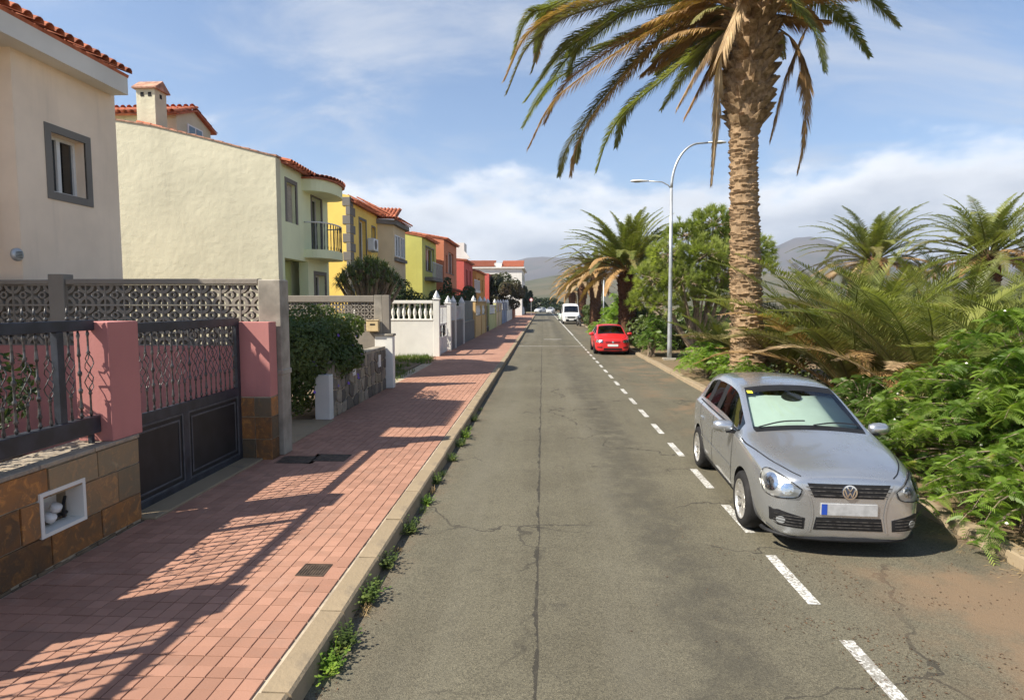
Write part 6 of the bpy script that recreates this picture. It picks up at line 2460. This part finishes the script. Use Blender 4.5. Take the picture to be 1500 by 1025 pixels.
mc = thing('motorcycle', 'dark motorcycle parked at the kerb before the white van', 'motorcycle', (3.95, 67.5, 0), R(-80))
for x in (.68, -.66):
    w_ = MB().lathe([(.05, -.05), (.05, .05)], 14, axis='y').build('wheel', M['iron'], mc, loc=(x, 0, .30))
    MB().lathe([(.22, -.05), (.27, -.06), (.30, -.03), (.30, .03), (.27, .06), (.22, .05)], 24, axis='y', cap=False).build('tyre', M['rubber'], w_, smooth=True)
    sp = MB()
    for k in range(8):
        a = k * math.pi / 4
        sp.tube([(0, 0, 0), (.23 * math.cos(a), 0, .23 * math.sin(a))], .012, 4, False)
    sp.build('rim', M['alloy'], w_)
dk = paintmat('dark_bike_paint', (.015, .02, .035), .2, .3, .6)
MB().lathe([(.001, -.34), (.10, -.30), (.17, -.1), (.18, .12), (.12, .3), (.001, .36)], 12, axis='x').build('fuel_tank', dk, mc, loc=(.12, 0, .82), smooth=True)
MB().box(-.72, -.12, -.13, .13, .74, .84, .04).build('seat', M['black'], mc)
MB().box(-.28, .28, -.16, .16, .28, .62, .05).build('engine', M['iron'], mc)
fa = MB().lathe([(.001, .20), (.10, .16), (.19, .04), (.22, -.10), (.18, -.2)], 12, axis='x').build('fairing', dk, mc, loc=(.62, 0, .95), smooth=True)
MB().lathe([(.10, 0), (.09, .03), (.001, .05)], 14, axis='x').build('headlight', M['whitepaint'], mc, loc=(.74, 0, .93))
MB().tube([(.68, .1, .3), (.42, .1, 1.0)], .025, 6).tube([(.68, -.1, .3), (.42, -.1, 1.0)], .025, 6).build('fork', M['chrome'], mc)
MB().tube([(.30, -.38, 1.08), (.42, -.2, 1.04), (.42, .2, 1.04), (.30, .38, 1.08)], .014, 6).build('handlebar', M['black'], mc)
MB().tube([(.66, 0, .30), (.2, 0, .45), (-.66, 0, .30)], .03, 6).build('frame', M['black'], mc)
ws = MB()
for k in range(7):
    a = -.9 + k * .3
    ws.v += [(.62 + .06 * math.cos(a), .2 * math.sin(a), 1.08), (.50 + .06 * math.cos(a), .16 * math.sin(a), 1.30)]
for k in range(6):
    ws.f.append((2 * k, 2 * k + 2, 2 * k + 3, 2 * k + 1))
ws.build('wind_shield', M['carglass'], mc)

# ------------------------------------------------------------------ lamp posts and poles
lp = thing('street_lamp', 'tall galvanised street lamp with one curved arm and one short lower arm', 'street lamp', (5.5, 26.9, .08))
MB().box(-.27, .27, -.22, .22, -.05, .05, .01).build('base_plate', M['concrete'], lp)
MB().tube([(0, 0, .05), (0, 0, .5), (-.02, 0, 4), (-.05, 0, 7.3)], [.105, .10, .082, .062], 12).build('pole', M['galv'], lp, smooth=True)
arc = []
for k in range(13):
    a = math.pi - k / 12 * math.pi / 2
    arc.append((-.05 + 1.15 + 1.15 * math.cos(a), 0, 7.3 + 1.85 * math.sin(a)))
arc.append((1.45, 0, 9.17))
MB().tube(arc, [.060 - .022 * k / 13 for k in range(14)], 10).build('curved_arm', M['galv'], lp, smooth=True)
MB().tube([(-.05, 0, 7.25), (-.18, 0, 7.42), (-.45, 0, 7.56), (-1.05, 0, 7.60)], [.03, .028, .026, .026], 8).build('lower_arm', M['galv'], lp, smooth=True)


def lamp_head(x, z, sx):
    m = MB()
    m.lathe([(.02, 0), (.06, .03), (.085, .15), (.12, .38), (.125, .55), (.09, .74), (.001, .80)], 12, axis='x')
    m.v = [(v[0] * sx, v[1], v[2] * (.55 if v[2] > 0 else .35)) for v in m.v]
    o = m.build('lamp_head', M['whitemetal'], lp, loc=(x, 0, z), smooth=True)
    b = MB()
    b.lathe([(.001, .32), (.10, .40), (.105, .60), (.001, .72)], 10, axis='x')
    b.v = [(v[0] * sx, v[1], v[2] * .42 - .012) for v in b.v]
    b.build('lamp_bowl', M['lens'], o, smooth=True)


lamp_head(1.42, 9.17, 1)
lamp_head(-1.0, 7.60, -1)
sp_ = thing('bare_pole', 'slim grey pole standing behind the red car', 'pole', (4.95, 50.5, .06))
MB().tube([(0, 0, -.02), (0, 0, 2), (0, 0, 4.3)], [.06, .055, .05], 10).build('pole', M['galv'], sp_, smooth=True)
MB().box(-.12, .12, -.12, .12, -.02, .03).build('base_plate', M['concrete'], sp_)
MB().lathe([(.055, 0), (.06, .03), (.001, .05)], 10).build('cap', M['galv'], sp_, loc=(0, 0, 4.29))
ts = thing('traffic_sign', 'small round traffic sign on a post at the far pavement end', 'sign', (-2.1, 112, .12))
MB().tube([(0, 0, 0), (0, 0, 3.4)], .04, 8).build('post', M['galv'], ts)
MB().lathe([(.32, 0), (.32, .02)], 20, axis='y').build('plate', plain('sign_red', (.5, .04, .04), .5), ts, loc=(0, -.06, 3.0))
MB().lathe([(.24, 0), (.24, .006)], 20, axis='y').build('plate_face', M['whitepaint'], ts, loc=(0, -.068, 3.0))

# ------------------------------------------------------------------ hills
def hillmat(name, c1, c2, c3, s):
    t = NT(name)
    n = t.noise(s, 8, .6)
    n2 = t.noise(s * 6, 6, .6)
    c = t.mix(t.ramp(n, .35, .65), c1, c2)
    c = t.mix(t.ramp(n2, .5, .7), c, c3)
    return t.done(c, .95, .1)


def ridge(name, crest, D, foot, back, mat, seed, amp):
    """crest: (x, height) along a line at distance D"""
    m = MB()
    nx, ny = 150, 16
    x0, x1 = crest[0][0], crest[-1][0]
    for j in range(ny + 1):
        f = j / ny
        y = D - foot + (foot + back) * f
        u = (y - (D - foot)) / foot if y <= D else 1 - (y - D) / back
        for i in range(nx + 1):
            x = x0 + (x1 - x0) * i / nx
            h = interp([(a, b) for a, b in crest], x)[0]
            q = mnoise.fractal(Vector((x / D * 9 + seed, y / D * 9, seed)), 1.0, 2.0, 5)
            s = max(0, u) ** 1.25
            m.v.append((x, y, -.5 + h * s + amp * q * s * (1.15 - .6 * s)))
    for j in range(ny):
        for i in range(nx):
            a = j * (nx + 1) + i
            m.f.append((a, a + 1, a + nx + 2, a + nx + 1))
    return struct(m.build(name, mat, None, smooth=True, fix=False))


def crest(pts, D):
    return [((px - 795) / 900 * D, max(1, 2.5 + (444 - py) / 900 * D)) for px, py in pts]


HF = 3200
ridge('far_mountains', crest([(-900, 400), (200, 400), (600, 398), (700, 392), (770, 381), (800, 378), (850, 372), (900, 378), (1000, 376), (1080, 370), (1120, 358), (1150, 351), (1190, 354), (1230, 372), (1300, 384), (1400, 384), (1450, 376), (1500, 368), (1600, 362), (2400, 370)], HF), HF, 1300, 1200, hillmat('mountain_rock', (.09, .08, .075), (.125, .105, .09), (.08, .08, .06), .0016), 3, 60)
HN = 1300
ridge('near_hills', crest([(-900, 425), (300, 425), (700, 420), (770, 412), (820, 402), (900, 408), (1000, 412), (1100, 402), (1140, 396), (1190, 392), (1260, 400), (1350, 396), (1420, 398), (1500, 396), (1700, 394), (2400, 400)], HN), HN, 800, 700, hillmat('hill_grass', (.085, .085, .045), (.14, .115, .07), (.065, .07, .032), .006), 9, 14)
HAZE = True
if HAZE:
    hz = MB().box(-2600, 3400, -40, 4700, -2, 560)
    t = NT('haze_air')
    t.n.remove(t.p)
    vol = t.n.new('ShaderNodeVolumePrincipled')
    vol.inputs['Color'].default_value = (.70, .82, 1.0, 1)
    vol.inputs['Density'].default_value = .00017
    vol.inputs['Anisotropy'].default_value = .2
    t.l.new(vol.outputs[0], t.out.inputs['Volume'])
    stuff(hz.build('haze', t.m))
